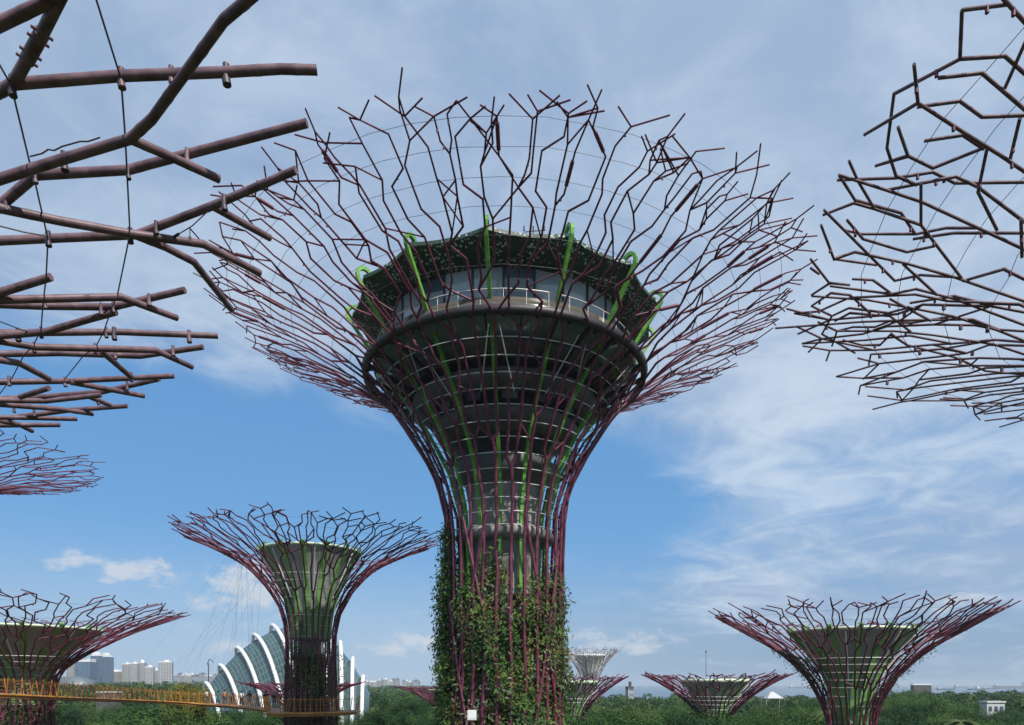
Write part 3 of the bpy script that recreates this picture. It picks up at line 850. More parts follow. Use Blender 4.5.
def traced(root, pr, X, Y, traces, mat, rin, rout, sides=8, seed=1, flange=0.0):
    rng = random.Random(seed); th_seen = []; out = []
    for pts, dz in traces:
        P = [solve_on(pr, X, Y, px, py, dz) for px, py in pts]
        P = [p for p in P if p is not None and math.hypot(p.x, p.y) < pr.r[-1] * 1.25]
        if len(P) < 2: continue
        mb = MB()
        first = pts[0]
        rad = []
        Rm = pr.r[-1]
        edge = first[0] < 0 or first[0] > 1024 or first[1] < 0
        q = list(P)
        if edge:                         # carry the branch on to the trunk
            p0 = P[0]; r0 = math.hypot(p0.x, p0.y); th = math.atan2(p0.x, -p0.y)
            ext = []
            r = r0
            while r > 3.0:
                r = max(2.6, r - 1.5)
                t2 = th + rng.uniform(-.05, .05) * (r / r0)
                ext.append(Vector((r * math.sin(t2), -r * math.cos(t2), z_of(pr, r) + dz)))
            ext.append(Vector((2.55 * math.sin(th), -2.55 * math.cos(th), 17)))
            ext.append(Vector((3.2 * math.sin(th), -3.2 * math.cos(th), 0)))
            q = ext[::-1] + q
        for p in q:
            r = math.hypot(p.x, p.y)
            f = min(1, max(0, (r - 3) / (Rm - 3)))
            rad.append(rin + (rout - rin) * f ** .7)
        mb.tube(q, rad, sides)
        for a_, b_, ra in zip(q, q[1:], rad[1:]):
            L_ = (b_ - a_).length
            d_ = (b_ - a_) / max(L_, 1e-5)
            if math.hypot(b_.x, b_.y) < 6: continue
            for f_ in ([.5] if L_ < 1.2 else [.3, .72]):
                c_ = a_.lerp(b_, f_ + rng.uniform(-.08, .08))
                mb.tube([c_ - d_ * .035, c_ + d_ * .035], ra * 1.045, sides)
        o = mb.build('branch', mat, root)
        th_seen += [math.atan2(p.x, -p.y) for p in P]
        out.append((o, P, rad[-1]))
    return th_seen, out
ths, brs = traced(near, npr, NX, NY, TR, M['steel_dark'], .080, .0445, 10)
th_lo, th_hi = min(ths), max(ths)
lattice(near, npr, 26, 90, [(3.4, 6), (8.5, 11.5)], [1, .9], 1.0, (.085, .05), M['steel_dark'], 6, 0.0,
        lambda t: not (th_lo - .12 < t < th_hi + .12), .1, 0, None, .006, 12, (10, 20))
mb = MB(); mb.lathe([(1.6, 0), (1.6, 20)], 28); mb.build('core', M['concrete'], near)
planting(near, npr, 2, 19, 2.3, 500, 8, .22, 8)
for line in ([(92, -14), (121, 79), (125, 134), (127, 172), (130, 234), (117, 297), (112, 307), (104, 331), (95, 348), (84, 355), (64, 380)],
             [(-6, 55), (11, 85), (30, 164), (35, 182), (43, 217), (48, 239), (46, 279), (43, 303), (41, 330), (33, 346), (24, 355), (12, 378), (-2, 396)],
             [(-4, 225), (24, 232), (48, 236)], [(-4, 320), (22, 330), (36, 333)]):
    P = [solve_on(npr, NX, NY, px, py, -.02) for px, py in line]
    mb = MB(); mb.tube([p for p in P if p is not None], .0095, 6); 
    mb.build('ring_cable', M['cable'], near)
# a loose lighting cable with its junction piece
P = [solve_on(npr, NX, NY, px, py, -.05) for px, py in ((158, 248), (172, 238), (192, 226), (207, 212))]
mb = MB(); mb.tube(P, .007, 5); mb.tube([P[1], P[1] + (P[2] - P[1]) * .35], .018, 6)
q = P[1] + (P[2] - P[1]) * .9; mb.tube([q, q + Vector((0, 0, -.12))], .006, 5); mb.tube([q + Vector((0, 0, -.12)), q + Vector((0, 0, -.2))], .017, 6)
mb.build('lighting_cable', M['fixture'], near)
P = [solve_on(npr, NX, NY, px, py, .0) for px, py in ((30, 163), (42, 160), (48, 156), (54, 157), (62, 153), (80, 148), (88, 148), (100, 144))]
mb = MB(); mb.tube([p + Vector((0, 0, .07)) for p in P], .008, 5); mb.build('lighting_cable', M['fixture'], near)
for (px, py, big) in [(121, 76, 1), (12, 84, 1), (226, 72, 1.1), (171, 74, .8), (64, 159, 1.1), (6, 203, .8), (48, 237, 1), (130, 234, 1), (156, 227, .8), (187, 155, .8), (224, 201, 1.0),
                      (128, 172, .7), (35, 176, .7), (18, 333, 1.1), (114, 332, 1.1), (189, 335, 1.1), (101, 308, .9), (149, 299, .9), (115, 353, .9), (173, 350, .9), (131, 376, .9), (127, 385, .8),
                      (41, 332, .8), (106, 332, .8), (95, 348, .8), (34, 347, .8), (113, 307, .7), (45, 303, .7), (65, 381, .9), (9, 380, .9), (98, 400, .8), (14, 408, .8), (34, 412, .8)]:
    p = solve_on(npr, NX, NY, px, py, 0)
    if p is None: continue
    mb = MB()
    mb.tube([p + Vector((0, 0, .075)), p + Vector((0, 0, -.08 * big))], .030 * big, 8)
    mb.tube([p + Vector((0, 0, -.06 * big)), p + Vector((.012, 0, -.115 * big))], .038 * big, 8)
    mb.build('lamp_clamp', M['steel_dark'] if int(px) % 2 else M['fixture'], near)
a, b = solve_on(npr, NX, NY, 42, 33, 0), solve_on(npr, NX, NY, 27, 60, 0)
if a and b:
    mb = MB(); d = (b - a).normalized(); sd = d.cross(Vector((0, 0, 1))).normalized()
    mb.tube([a, a + (b - a) * .5, b], .060, 10)
    for t in (.0, .25, .75, 1.0):
        c = a + (b - a) * t
        mb.tube([c - sd * .085, c + sd * .085], .014, 6)
    mb.build('bolted_splice', M['steel_dark'], near)

# tall crown behind it, its far rim showing low on the left
FLX, FLD = (-74 - CX) / FPX * 65, 65
flr, fpr = small_tree('tall maroon steel tree tower whose fine far rim shows low at the left edge', 0, FLD, 14.3,
           [(3.4, 0), (2.9, 14), (2.5, 30), (2.5, 36), (2.9, 38.4), (4.2, 40.6), (7.0, 42.1), (10.5, 42.9), (13.4, 43.5)], 101, None, N=26, k=1.0, rad=(.08, .042), X=FLX, core_r=1.6, knob=.18, rimj=(.93, 1.04), plants=(2, 28, 2.45, 500, 8, .22, 9))

# crown on the right
RX, RY = 18.2, 10.8
rpr = Profile([(3.2, 0), (2.7, 12), (2.5, 20), (2.6, 23.5), (3.2, 25.8), (4.8, 28), (7.5, 29.7), (10.2, 30.6), (12.4, 31.0)])
right = thing('supertree', 'tall maroon steel tree tower whose crown fills the upper right edge', 'tree tower', (RX, RY, 0))
TRR = [([(962, 10), (1010, 4)], 0), ([(1030, 28), (1000, -5)], 0), ([(962, 10), (960, 59)], 0), ([(1032, 80), (1005, 56), (960, 59), (894, 94), (887, 148), (896, 176)], 0),
 ([(1030, 114), (982, 73), (938, 78)], -.1), ([(1028, 36), (1004, 90)], 0), ([(914, 64), (918, 103), (864, 135)], -.08), ([(1030, 115), (982, 117), (960, 101), (917, 107)], 0),
 ([(1034, 178), (1000, 155), (963, 132), (918, 103)], -.08), ([(984, 149), (963, 135), (924, 141)], 0), ([(898, 127), (908, 156), (875, 166)], 0), ([(981, 149), (933, 168), (908, 156)], 0),
 ([(1020, 118), (1010, 160)], 0), ([(896, 176), (917, 185)], 0), ([(1030, 226), (978, 187), (956, 176.5), (887, 190)], 0), ([(987, 149), (978, 192), (997, 230)], -.08),
 ([(1030, 182), (955, 183), (933, 172), (896, 178), (837, 180)], .05), ([(1030, 252), (976, 227), (922, 202), (886, 190), (839, 175)], -.04), ([(849, 161), (858, 181), (874, 208)], 0),
 ([(839, 175), (855.6, 201)], 0), ([(963, 280), (921, 225), (875, 209), (854, 203), (823, 215)], 0), ([(855.6, 200), (901, 213), (914.6, 233)], .05), ([(921, 183), (921, 225)], -.05),
 ([(894, 280), (844, 230), (824, 210)], -.04), ([(978, 228), (946, 228), (916, 234), (862, 234), (844, 230)], .04), ([(935, 246), (907, 252), (863, 239), (847, 220)], 0),
 ([(1030, 233), (954, 233), (913, 239)], .05), ([(1030, 303), (997, 292), (954, 277), (905, 263), (855, 252), (834, 259), (821, 225)], -.03), ([(834, 259), (877, 265)], 0),
 ([(954, 277), (920, 275), (894, 281)], 0), ([(903, 264), (937, 295)], -.05), ([(1030, 282), (1004, 269), (963, 281)], 0), ([(1021, 219), (1022, 257)], -.1),
 ([(830, 284), (810.5, 259)], 0), ([(819, 274), (810.5, 268)], 0), ([(850, 285), (830, 283), (811.5, 295)], 0), ([(1030, 327), (952, 298), (916, 289), (892, 294), (830, 286)], 0),
 ([(892, 294), (873, 280), (852, 279)], .03), ([(1030, 343), (997, 330), (952, 316), (907, 307), (868, 300), (811.5, 296)], -.03), ([(870, 313), (850, 295), (831, 293), (811.5, 306)], 0),
 ([(855, 353), (822, 334), (832, 316), (811.5, 306)], 0), ([(907, 308), (888, 313), (849, 308), (832, 316)], .03), ([(911, 332), (890, 316), (850, 313), (835, 321)], 0), ([(890, 299), (931, 321)], -.05),
 ([(1030, 305), (982, 303), (954, 296), (910, 303)], .04), ([(832, 346), (837, 331), (818, 322)], 0), ([(954, 316), (911, 323), (890, 321), (875, 327), (853, 327), (837, 331)], .03),
 ([(1030, 356), (993, 344), (933, 335), (894, 331), (837, 331)], -.02), ([(1030, 375), (986, 371), (954, 357), (907, 345), (891, 334), (880, 345), (862, 345), (843, 340)], 0)]
rth, rbr = traced(right, rpr, RX, RY, TRR, M['steel_dark'], .040, .025, 8, 4)
print('right traced', math.degrees(min(rth)), math.degrees(max(rth)), 'near', math.degrees(th_lo), math.degrees(th_hi))
RT = (min(rth), max(rth))
lattice(right, rpr, 34, 120, [(3.4, 6.0), (7.0, 9.8)], [1, .95], 1.0, (.040, .025), M['steel_dark'], 6, 0.0, web=.32, keep=
        lambda t: not (R(-121) < t < RT[1] + .1), knob=.25, cable_r=[5.2, 6.1, 7.0, 7.9, 8.8, 9.7, 10.6, 11.4], cable_t=.007, braces=12, brace_z=(14, 26), rimj=(.95, 1.02))
mb = MB(); mb.lathe([(1.6, 0), (1.6, 24)], 28); mb.build('core', M['concrete'], right)
planting(right, rpr, 2, 22, 2.35, 500, 8, .22, 10)
rngk = random.Random(3)
for o, P, rr in rbr:
    for a, b in zip(P, P[1:]):
        if rngk.random() < .4:
            p = a + (b - a) * rngk.uniform(.2, .8)
            mb = MB(); mb.tube([p + Vector((0, 0, .02)), p + Vector((0, 0, -.085))], .026, 6); mb.build('lamp_clamp', M['steel'], o)

# ------------------------------------------------------------------ elevated walkway
def build_walkway():
    key = [(-60, 693, 53), (0, 696, 55), (60, 699, 61), (120, 701, 73), (170, 703, 81), (205, 705, 83.5), (234, 707, 79.5), (259, 709.5, 72), (279, 712, 65.5)]
    P = [at(*k) for k in key]
    c = Vector(((309 - CX) / FPX * 63, 63, 0)); z = 19.35
    for a in (-33, -10, 15, 40, 65, 90, 120):
        P.append(Vector((c.x + 3.6 * math.sin(R(a)), c.y - 3.6 * math.cos(R(a)), z)))
    # smooth
    Q = []
    for i in range(len(P) - 1):
        p0, p1, p2, p3 = P[max(0, i - 1)], P[i], P[i + 1], P[min(len(P) - 1, i + 2)]
        n = max(2, int((p2 - p1).length / .6))
        for k in range(n):
            t = k / n
            Q.append(.5 * ((2 * p1) + (p2 - p0) * t + (2 * p0 - 5 * p1 + 4 * p2 - p3) * t * t + (3 * p1 - p0 - 3 * p2 + p3) * t ** 3))
    Q.append(P[-1])
    root = thing('walkway', 'mustard yellow elevated walkway with slim railings, carrying strolling visitors', 'walkway', (0, 0, 0))
    N = len(Q)
    side = []
    for i in range(N):
        d = (Q[min(i + 1, N - 1)] - Q[max(i - 1, 0)]); d.z = 0; d.normalize()
        side.append(Vector((d.y, -d.x, 0)))
    hw = .75
    mb = MB(); vs, fs = [], []
    for q, s in zip(Q, side):
        for a, b in ((-hw, -.12), (hw, -.12), (hw, .22), (-hw, .22)): vs.append(q + s * a + Vector((0, 0, b)))
    for i in range(N - 1):
        for k in range(4): fs.append((i * 4 + k, i * 4 + (k + 1) % 4, i * 4 + 4 + (k + 1) % 4, i * 4 + 4 + k))
    mb.add(vs, fs); mb.build('deck', M['mustard_deck'], root)
    for sg in (-1, 1):
        mb = MB(); mb.tube([q + s * sg * (hw + .05) + Vector((0, 0, .12)) for q, s in zip(Q, side)], .10, 6); mb.build('edge_beam', M['mustard'], root)
        mb = MB(); mb.tube([q + s * sg * (hw + .27) + Vector((0, 0, 1.30)) for q, s in zip(Q, side)], .022, 6); mb.build('handrail', M['mustard'], root)
        mb = MB()
        for h in (.5, .8, 1.1): mb.tube([q + s * sg * (hw + .08 + .14 * h) + Vector((0, 0, h)) for q, s in zip(Q, side)], .007, 4)
        mb.build('rail_wire', M['mustard'], root)
    # posts about a metre apart, splayed outward
    L = 0; last = 0; n = 0
    cum = [0]
    for a, b in zip(Q, Q[1:]): cum.append(cum[-1] + (b - a).length)
    tot = cum[-1]; cnt = 84
    posts = []
    for k in range(cnt):
        t = tot * (k + .5) / cnt
        i = max(j for j in range(N) if cum[j] <= t)
        f = (t - cum[i]) / max(.01, cum[min(i + 1, N - 1)] - cum[i])
        q, s = Q[i].lerp(Q[min(i + 1, N - 1)], f), side[i]
        for sg in (-1, 1):
            posts.append([q + s * sg * (hw + .04) + Vector((0, 0, .1)), q + s * sg * (hw + .12) + Vector((0, 0, .5)), q + s * sg * (hw + .30) + Vector((0, 0, 1.55))])
    posts.sort(key=lambda p: p[0].length)
    rest = MB()
    for k, p in enumerate(posts):
        mb = MB() if k < 100 else rest
        mb.tube(p, [.042, .038, .032], 5)
        if k < 100: mb.build('railing_post', M['mustard'], root)
    rest.build('railing_post', M['mustard'], root)['kind'] = 'stuff'
    # hangers from the tree crowns
    apex = Vector((c.x - 4.5, 62, 33.5)); apl = Vector(((25 - CX) / FPX * 62 + 4.5, 59, 26.3))
    rng = random.Random(2)
    for k in range(26):
        i = int(N * (.08 + .62 * k / 25))
        q = Q[i]; top = (apex if k > 9 else apl) + Vector((rng.uniform(-3.5, 1.5), rng.uniform(-2, 2), rng.uniform(-1, .5)))
        mb = MB(); mb.tube([q + Vector((0, 0, .2)) + side[i] * (.8 if k % 2 else -.8), top], .006, 4); mb.build('hanger_cable', M['cable'], root)
    return Q, side, cum
WQ, WS, WC = build_walkway()

# ------------------------------------------------------------------ people on the walkway
def skin_mesh(name, verts, edges, radii, rootv, mat, parent, sub=1):
    me = bpy.data.meshes.new(name)
    me.from_pydata(verts, edges, [])
    o = bpy.data.objects.new(name, me)
    C.objects.link(o); o.parent = parent
    m = o.modifiers.new('skin', 'SKIN')
    for i, r in enumerate(radii): me.skin_vertices[0].data[i].radius = (r, r) if not isinstance(r, tuple) else r
    for i in range(len(verts)): me.skin_vertices[0].data[i].use_root = (i == rootv)
    s = o.modifiers.new('sub', 'SUBSURF'); s.levels = s.render_levels = sub
    dg = bpy.context.evaluated_depsgraph_get()
    ev = o.evaluated_get(dg)
    nm = bpy.data.meshes.new_from_object(ev)
    o.modifiers.clear(); o.data = nm
    nm.materials.clear(); nm.materials.append(mat)
    for p in nm.polygons: p.use_smooth = True
    return o
def person(label, loc, rz, shirt, trousers, h=1.7, step=.0, arm=.0, shorts=False, skirt=False, hairlong=False):
    k = h / 1.7
    t = thing('person', label, 'person', loc, rz, None)
    J = {'pel': (0, 0, .92), 'wai': (0, .0, 1.06), 'chest': (0, 0, 1.27), 'neck': (0, .01, 1.42), 'neck2': (0, -.005, 1.49), 'head': (0, -.01, 1.57), 'top': (0, -.01, 1.655)}
    for sg, n in ((-1, 'l'), (1, 'r')):
        f = step * sg
        J['hip' + n] = (.085 * sg, 0, .88); J['kn' + n] = (.10 * sg, -f * .5 - .02, .49); J['an' + n] = (.10 * sg, -f + .03, .08); J['toe' + n] = (.115 * sg, -f - .14, .03)
        J['sh' + n] = (.17 * sg, 0, 1.37); J['el' + n] = (.225 * sg, .02 - arm * .1, 1.10 + arm * .02); J['wr' + n] = (.23 * sg, -.06 - arm * .28, .88 + arm * .28); J['ha' + n] = (.225 * sg, -.09 - arm * .34, .80 + arm * .32)
    names = list(J)
    rad = {'pel': .13, 'wai': .115, 'chest': .135, 'neck': .07, 'neck2': .052, 'head': .088, 'top': .07}
    for n in 'lr': rad.update({'hip' + n: .088, 'kn' + n: .055, 'an' + n: .036, 'toe' + n: .033, 'sh' + n: .052, 'el' + n: .040, 'wr' + n: .028, 'ha' + n: .034})
    E = [('pel', 'wai'), ('wai', 'chest'), ('chest', 'neck'), ('neck', 'neck2'), ('neck2', 'head'), ('head', 'top')]
    for n in 'lr': E += [('pel', 'hip' + n), ('hip' + n, 'kn' + n), ('kn' + n, 'an' + n), ('an' + n, 'toe' + n), ('chest', 'sh' + n), ('sh' + n, 'el' + n), ('el' + n, 'wr' + n), ('wr' + n, 'ha' + n)]
    V = lambda n: tuple(c * k for c in J[n])
    skin_mesh('body', [V(n) for n in names], [(names.index(a), names.index(b)) for a, b in E], [rad[n] * k for n in names], names.index('pel'), M['skin'], t)
    sn = ['wai', 'pel', 'chest', 'neck', 'shl', 'ell', 'shr', 'elr']
    se = [('pel', 'wai'), ('wai', 'chest'), ('chest', 'neck'), ('chest', 'shl'), ('shl', 'ell'), ('chest', 'shr'), ('shr', 'elr')]
    skin_mesh('shirt', [V(n) for n in sn], [(sn.index(a), sn.index(b)) for a, b in se], [(rad[n] + .022) * k for n in sn], 0, shirt, t)
    tn = ['pel', 'hipl', 'knl', 'anl', 'hipr', 'knr', 'anr']
    te = [('pel', 'hipl'), ('hipl', 'knl'), ('knl', 'anl'), ('pel', 'hipr'), ('hipr', 'knr'), ('knr', 'anr')]
    if shorts: tn = ['pel', 'hipl', 'knl', 'hipr', 'knr']; te = [e for e in te if e[0] in tn and e[1] in tn]
    if skirt:
        mb = MB(); mb.lathe([(.16 * k, .98 * k), (.21 * k, .7 * k), (.27 * k, .22 * k), (.25 * k, .22 * k), (.14 * k, .9 * k)], 16); mb.build('skirt', trousers, t)
    else:
        skin_mesh('trousers', [V(n) for n in tn], [(tn.index(a), tn.index(b)) for a, b in te], [(rad[n] + .022) * k for n in tn], 0, trousers, t)
    mb = MB(); n = 14
    mb.lathe([(.001, .125), (.055, .11), (.09, .07), (.102, .015), (.098, -.03 if not hairlong else -.16), (.085, -.045 if not hairlong else -.18)], n)
    vs = [(x * k, (y * 1.08 + .018) * k, (z + 1.585) * k) for x, y, z in mb.v]
    # open towards the face
    keep = [f for f in mb.f if not all(mb.v[i][1] < -.045 and mb.v[i][2] < .06 for i in f)]
    m2 = MB(); m2.add(vs, keep, 0, True); m2.build('hair', M['hair'], t)
    # face: nose, eyes, mouth
    m3 = MB(); m3.add([(x * k, y * k, z * k) for x, y, z in ((-.014, -.098, 1.555), (.014, -.098, 1.555), (0, -.122, 1.558), (0, -.100, 1.60))], [(0, 1, 2), (0, 2, 3), (1, 3, 2)]); m3.build('nose', M['skin'], t)
    m4 = MB()
    for sg in (-1, 1): m4.box((.034 * sg * k, -.096 * k, 1.60 * k), (.022 * k, .012 * k, .010 * k))
    m4.box((0, -.094 * k, 1.527 * k), (.045 * k, .012 * k, .008 * k)); m4.build('face_features', M['hair'], t)
    return t
def cloth(n, c): return principled(n, c, .85, 0, .15, 12, None, .2)
def on_walk(px, off=0.0):
    best = min(range(len(WQ)), key=lambda i: abs(CX + WQ[i].x / WQ[i].y * FPX - px) + (0 if WC[i] < WC[-1] * .8 else 999))
    q = WQ[best] + WS[best] * off
    d = (WQ[min(best + 1, len(WQ) - 1)] - WQ[best - 1])
    return (q.x, q.y, q.z + .22), math.atan2(d.y, d.x) + PI / 2
people = [(207, 'person in a pale top, leftmost on the walkway beside the glass dome', .2, cloth('pale_top', (.55, .52, .48)), cloth('grey_trousers', (.12, .12, .13)), 1.66, .1, .5, {}),
          (219, 'person in a long teal dress walking on the mustard walkway', .25, cloth('teal_cloth', (.02, .17, .19)), cloth('teal_skirt', (.02, .16, .18)), 1.66, .12, .3, {'skirt': True, 'hairlong': True}),
          (225.5, 'person in an orange brown shirt at the walkway railing', .1, cloth('tan_shirt', (.40, .20, .12)), cloth('blue_jeans', (.06, .09, .16)), 1.74, .15, .8, {}),
          (229, 'person in a dusty pink top close behind the orange brown shirt', -.3, cloth('pink_top', (.42, .26, .24)), cloth('black_trousers', (.02, .02, .025)), 1.62, .1, .4, {}),
          (234, 'person in dark clothes with the right arm raised to the railing', .2, cloth('navy_shirt', (.025, .035, .06)), cloth('dark_trousers', (.03, .03, .035)), 1.72, .12, .9, {}),
          (243, 'person in a white shirt and black trousers striding on the walkway', .1, cloth('white_shirt', (.68, .68, .66)), cloth('black_jeans', (.015, .015, .02)), 1.68, .28, .2, {}),
          (251.5, 'person in a charcoal shirt and pale shorts on the walkway', .15, cloth('charcoal_shirt', (.05, .05, .055)), cloth('pale_shorts', (.42, .38, .30)), 1.75, .15, .6, {'shorts': True}),
          (267, 'person in a black shirt nearest the platform end of the walkway', .1, cloth('black_shirt', (.015, .016, .02)), cloth('brown_trousers', (.09, .06, .05)), 1.76, .18, .3, {}),
          (270, 'person in a dark green shirt beside the one in black', -.35, cloth('green_shirt', (.03, .06, .04)), cloth('grey_jeans', (.09, .10, .12)), 1.66, .12, .3, {})]
for px, lab, off, sh, trs, h, stp, arm, kw in people:
    loc, rz = on_walk(px, off)
    person(lab, loc, rz + (PI if int(px) % 2 else 0), sh, trs, h, stp, arm, **kw)

# ------------------------------------------------------------------ glass conservatory with white arches
def conservatory():
    D = 220.0; sc = D / FPX
    # px of the arch top, py of the top, width, plane angle
    A = [(200, 693, 12, 42), (206, 685, 16, 42), (220, 667, 22, 42), (237, 649.5, 26, 41), (254, 636.5, 29, 39), (272, 627, 31, 36), (290, 622, 32, 32), (308, 624, 31, 27), (325, 632, 29, 21), (340, 644, 25, 15), (353, 660, 20, 12), (363.5, 678, 15, 10), (370, 690, 10, 8)]
    root = thing('conservatory', 'huge shell shaped glass conservatory with curved white arches', 'greenhouse', ((290 - CX) * sc, D, 0))
    ox = root.location.x
    def arch(px, py, w, ang, grow=0.0, n=26, t0=0.0, t1=PI):
        c = Vector(((px - CX) * sc - ox, 0, 0)); h = EYE + (HY - py) * sc
        d = Vector((math.sin(R(ang)), -math.cos(R(ang)), 0))
        out = []
        for i in range(n + 1):
            t = t0 + (t1 - t0) * i / n
            ct, st = math.cos(t), math.sin(t)
            wf = w if ct > 0 else w * .13
            ex = (1.30 if ang > 30 else .85) if ct > 0 else 1.0
            out.append(c + d * ((wf + grow) * math.copysign(abs(ct) ** ex, ct)) + Vector((0, 0, (h + grow) * st ** (ex * .95) if st > 0 else 0)))
        return out
    rows = []
    # the glass, interpolated between the arches so that it bows slightly
    fine = []
    for i in range(len(A) - 1):
        for k in range(4):
            t = k / 4; fine.append(tuple(A[i][j] + (A[i + 1][j] - A[i][j]) * t for j in range(4)))
    fine.append(A[-1])
    n = 26
    rows = [arch(*a, grow=-1.3, n=n) for a in fine]
    mb = MB()
    vs = [p for r in rows for p in r]; fs, uvs = [], []
    for i in range(len(rows) - 1):
        for k in range(n):
            fs.append((i * (n + 1) + k, i * (n + 1) + k + 1, (i + 1) * (n + 1) + k + 1, (i + 1) * (n + 1) + k))
            a, b, c2, d2 = i / len(rows), (i + 1) / len(rows), k / n, (k + 1) / n
            uvs.append([(a, c2), (a, d2), (b, d2), (b, c2)])
    mb.add(vs, fs, 0, True, uvs)
    mb.build('glass_shell', M['dome_glass'], root)
    for a in A[1:-1]:
        pts = arch(*a, grow=.6, n=40, t1=PI * .93)
        mb = MB(); mb.tube(pts, [.62] * len(pts), 8)
        # struts back to the glass
        inner = arch(*a, grow=-1.3, n=40, t1=PI * .93)
        for i in range(3, 40, 3): mb.tube([pts[i], inner[i]], .12, 4)
        mb.build('arch', M['white'], root)
conservatory()

# ------------------------------------------------------------------ skyline
def tower(px0, px1, ytop, D, kind, label, rz=0.0, crown=None, depth=None, cat='building', group=None, name='apartment_block', base=0):
    sc = D / FPX
    w = (px1 - px0) * sc; h = EYE + (HY - ytop) * sc
    x = ((px0 + px1) / 2 - CX) * sc
    d = depth or min(w, 26)
    root = thing(name, label, cat, (x, D, 0), rz, group)
    mb = MB(); mb.box((0, 0, h / 2), (w, d, h), uvscale=1.0); mb.build('wall', FAC[kind], root)
    if crown == 'fin':            # white slab rising above the roof
        mb = MB(); mb.box((-w * .25, 0, h + 4), (w * .28, d * .9, 8)); mb.box((w * .2, 0, h + 1.5), (w * .4, d * .8, 3)); mb.build('roof_fin', M['white'], root)
    elif crown == 'tank':
        mb = MB(); mb.lathe([(w * .28, h), (w * .28, h + 5), (w * .1, h + 6.5), (.01, h + 6.5)], 14); mb.build('roof_tank', M['white'], root)
    elif crown == 'slope':
        mb = MB(); mb.add([(-w / 2, -d / 2, h), (w / 2, -d / 2, h), (w / 2, d / 2, h), (-w / 2, d / 2, h), (w * .5, -d / 2, h + w * .22), (w * .5, d / 2, h + w * .22)], [(0, 1, 4), (3, 5, 2), (0, 4, 5, 3), (1, 2, 5, 4)]); mb.build('roof', M['white'], root)
    else:
        mb = MB(); mb.box((0, 0, h + .8), (w * 1.02, d * 1.02, 1.6)); mb.box((w * .1, 0, h + 3), (w * .3, d * .5, 3.2)); mb.build('roof', M['tier'] if kind == 'grey' else M['white'], root)
    return root
D1 = 1300
tower(69, 78, 663, D1, 'cream', 'low cream tower with a flat roof left of the blue glass towers', .1)
tower(78.5, 92.5, 662, D1, 'blue', 'broad blue glass tower with a white wedge roof, lowest of the blue towers', .15, 'slope', name='office_tower')
tower(93.5, 103, 656, D1 + 30, 'blue', 'blue glass tower with white fin, left of the twin pair', -.15, 'fin', name='office_tower')
tower(104, 111.5, 657, D1, 'blue', 'blue glass tower with white fin, right of the twin pair', -.2, 'fin', name='office_tower')
tower(109, 123, 672, D1 + 90, 'pink', 'low pinkish apartment row right of the blue glass towers', 0)
tower(123.5, 130.5, 664.5, D1 + 60, 'cream', 'slim cream apartment tower next to the low pinkish row', .2)
tower(131.5, 138.5, 664, D1 + 20, 'white', 'white apartment slab between slim cream tower and tank roofed tower', .15)
tower(139.5, 145.5, 663, D1 + 60, 'white', 'white apartment tower with a round tank on its roof', .1, 'tank')
tower(146, 153.5, 667.5, D1, 'white', 'shorter white apartment slab right of the tank roofed tower', .3)
tower(154, 159, 670.5, D1 + 40, 'cream', 'small cream block squeezed left of the big white tower', .1)
tower(159.5, 172, 662.5, D1, 'white', 'large white apartment tower, rightmost tall one on the left skyline', .35, None)
rng = random.Random(12)
far = [(175, 6), (181, 5), (187, 5), (193, 6), (200, 5), (206, 6), (213, 5)]
cols = ['white', 'cream', 'grey']
lab_far = ['tiny pale block on the skyline left of the crane', ]
grp = 'tiny pale blocks along the far skyline'
far += [(160.5, 5), (168, 6), (178, 4), (184, 4), (190, 4), (197, 3), (203, 3), (210, 3)]
for x, w in far:
    tower(x, x + w, rng.uniform(674, 679), 2000, rng.choice(cols), 'tiny pale apartment block on the far skyline', rng.uniform(-.3, .3), group=grp)
for x in (365, 369, 372, 377, 380, 383, 389, 392, 395, 402, 405, 408, 413, 417):
    tower(x, x + rng.uniform(2.5, 5.5), rng.uniform(678.5, 684), 2000, rng.choice(cols), 'tiny pale apartment block on the far skyline', rng.uniform(-.3, .3), group=grp)
tower(626.5, 632.5, 689, 425, 'grey', 'single grey tower block standing above the woods right of the planted trunk', .3)
# crane
p = at(208.5, 684, 1100)
cr = thing('tower_crane', 'thin dark tower crane on the skyline left of the dome', 'crane', (p.x, 1100, 0))
mb = MB(); mb.tube([(0, 0, 0), (0, 0, 55)], 1.0, 4); mb.build('mast', M['fixture'], cr)
mb = MB(); mb.tube([(-2, 0, 53), (1, 0, 61), (6, 0, 60), (7, 0, 56)], .7, 4); mb.build('jib', M['fixture'], cr)
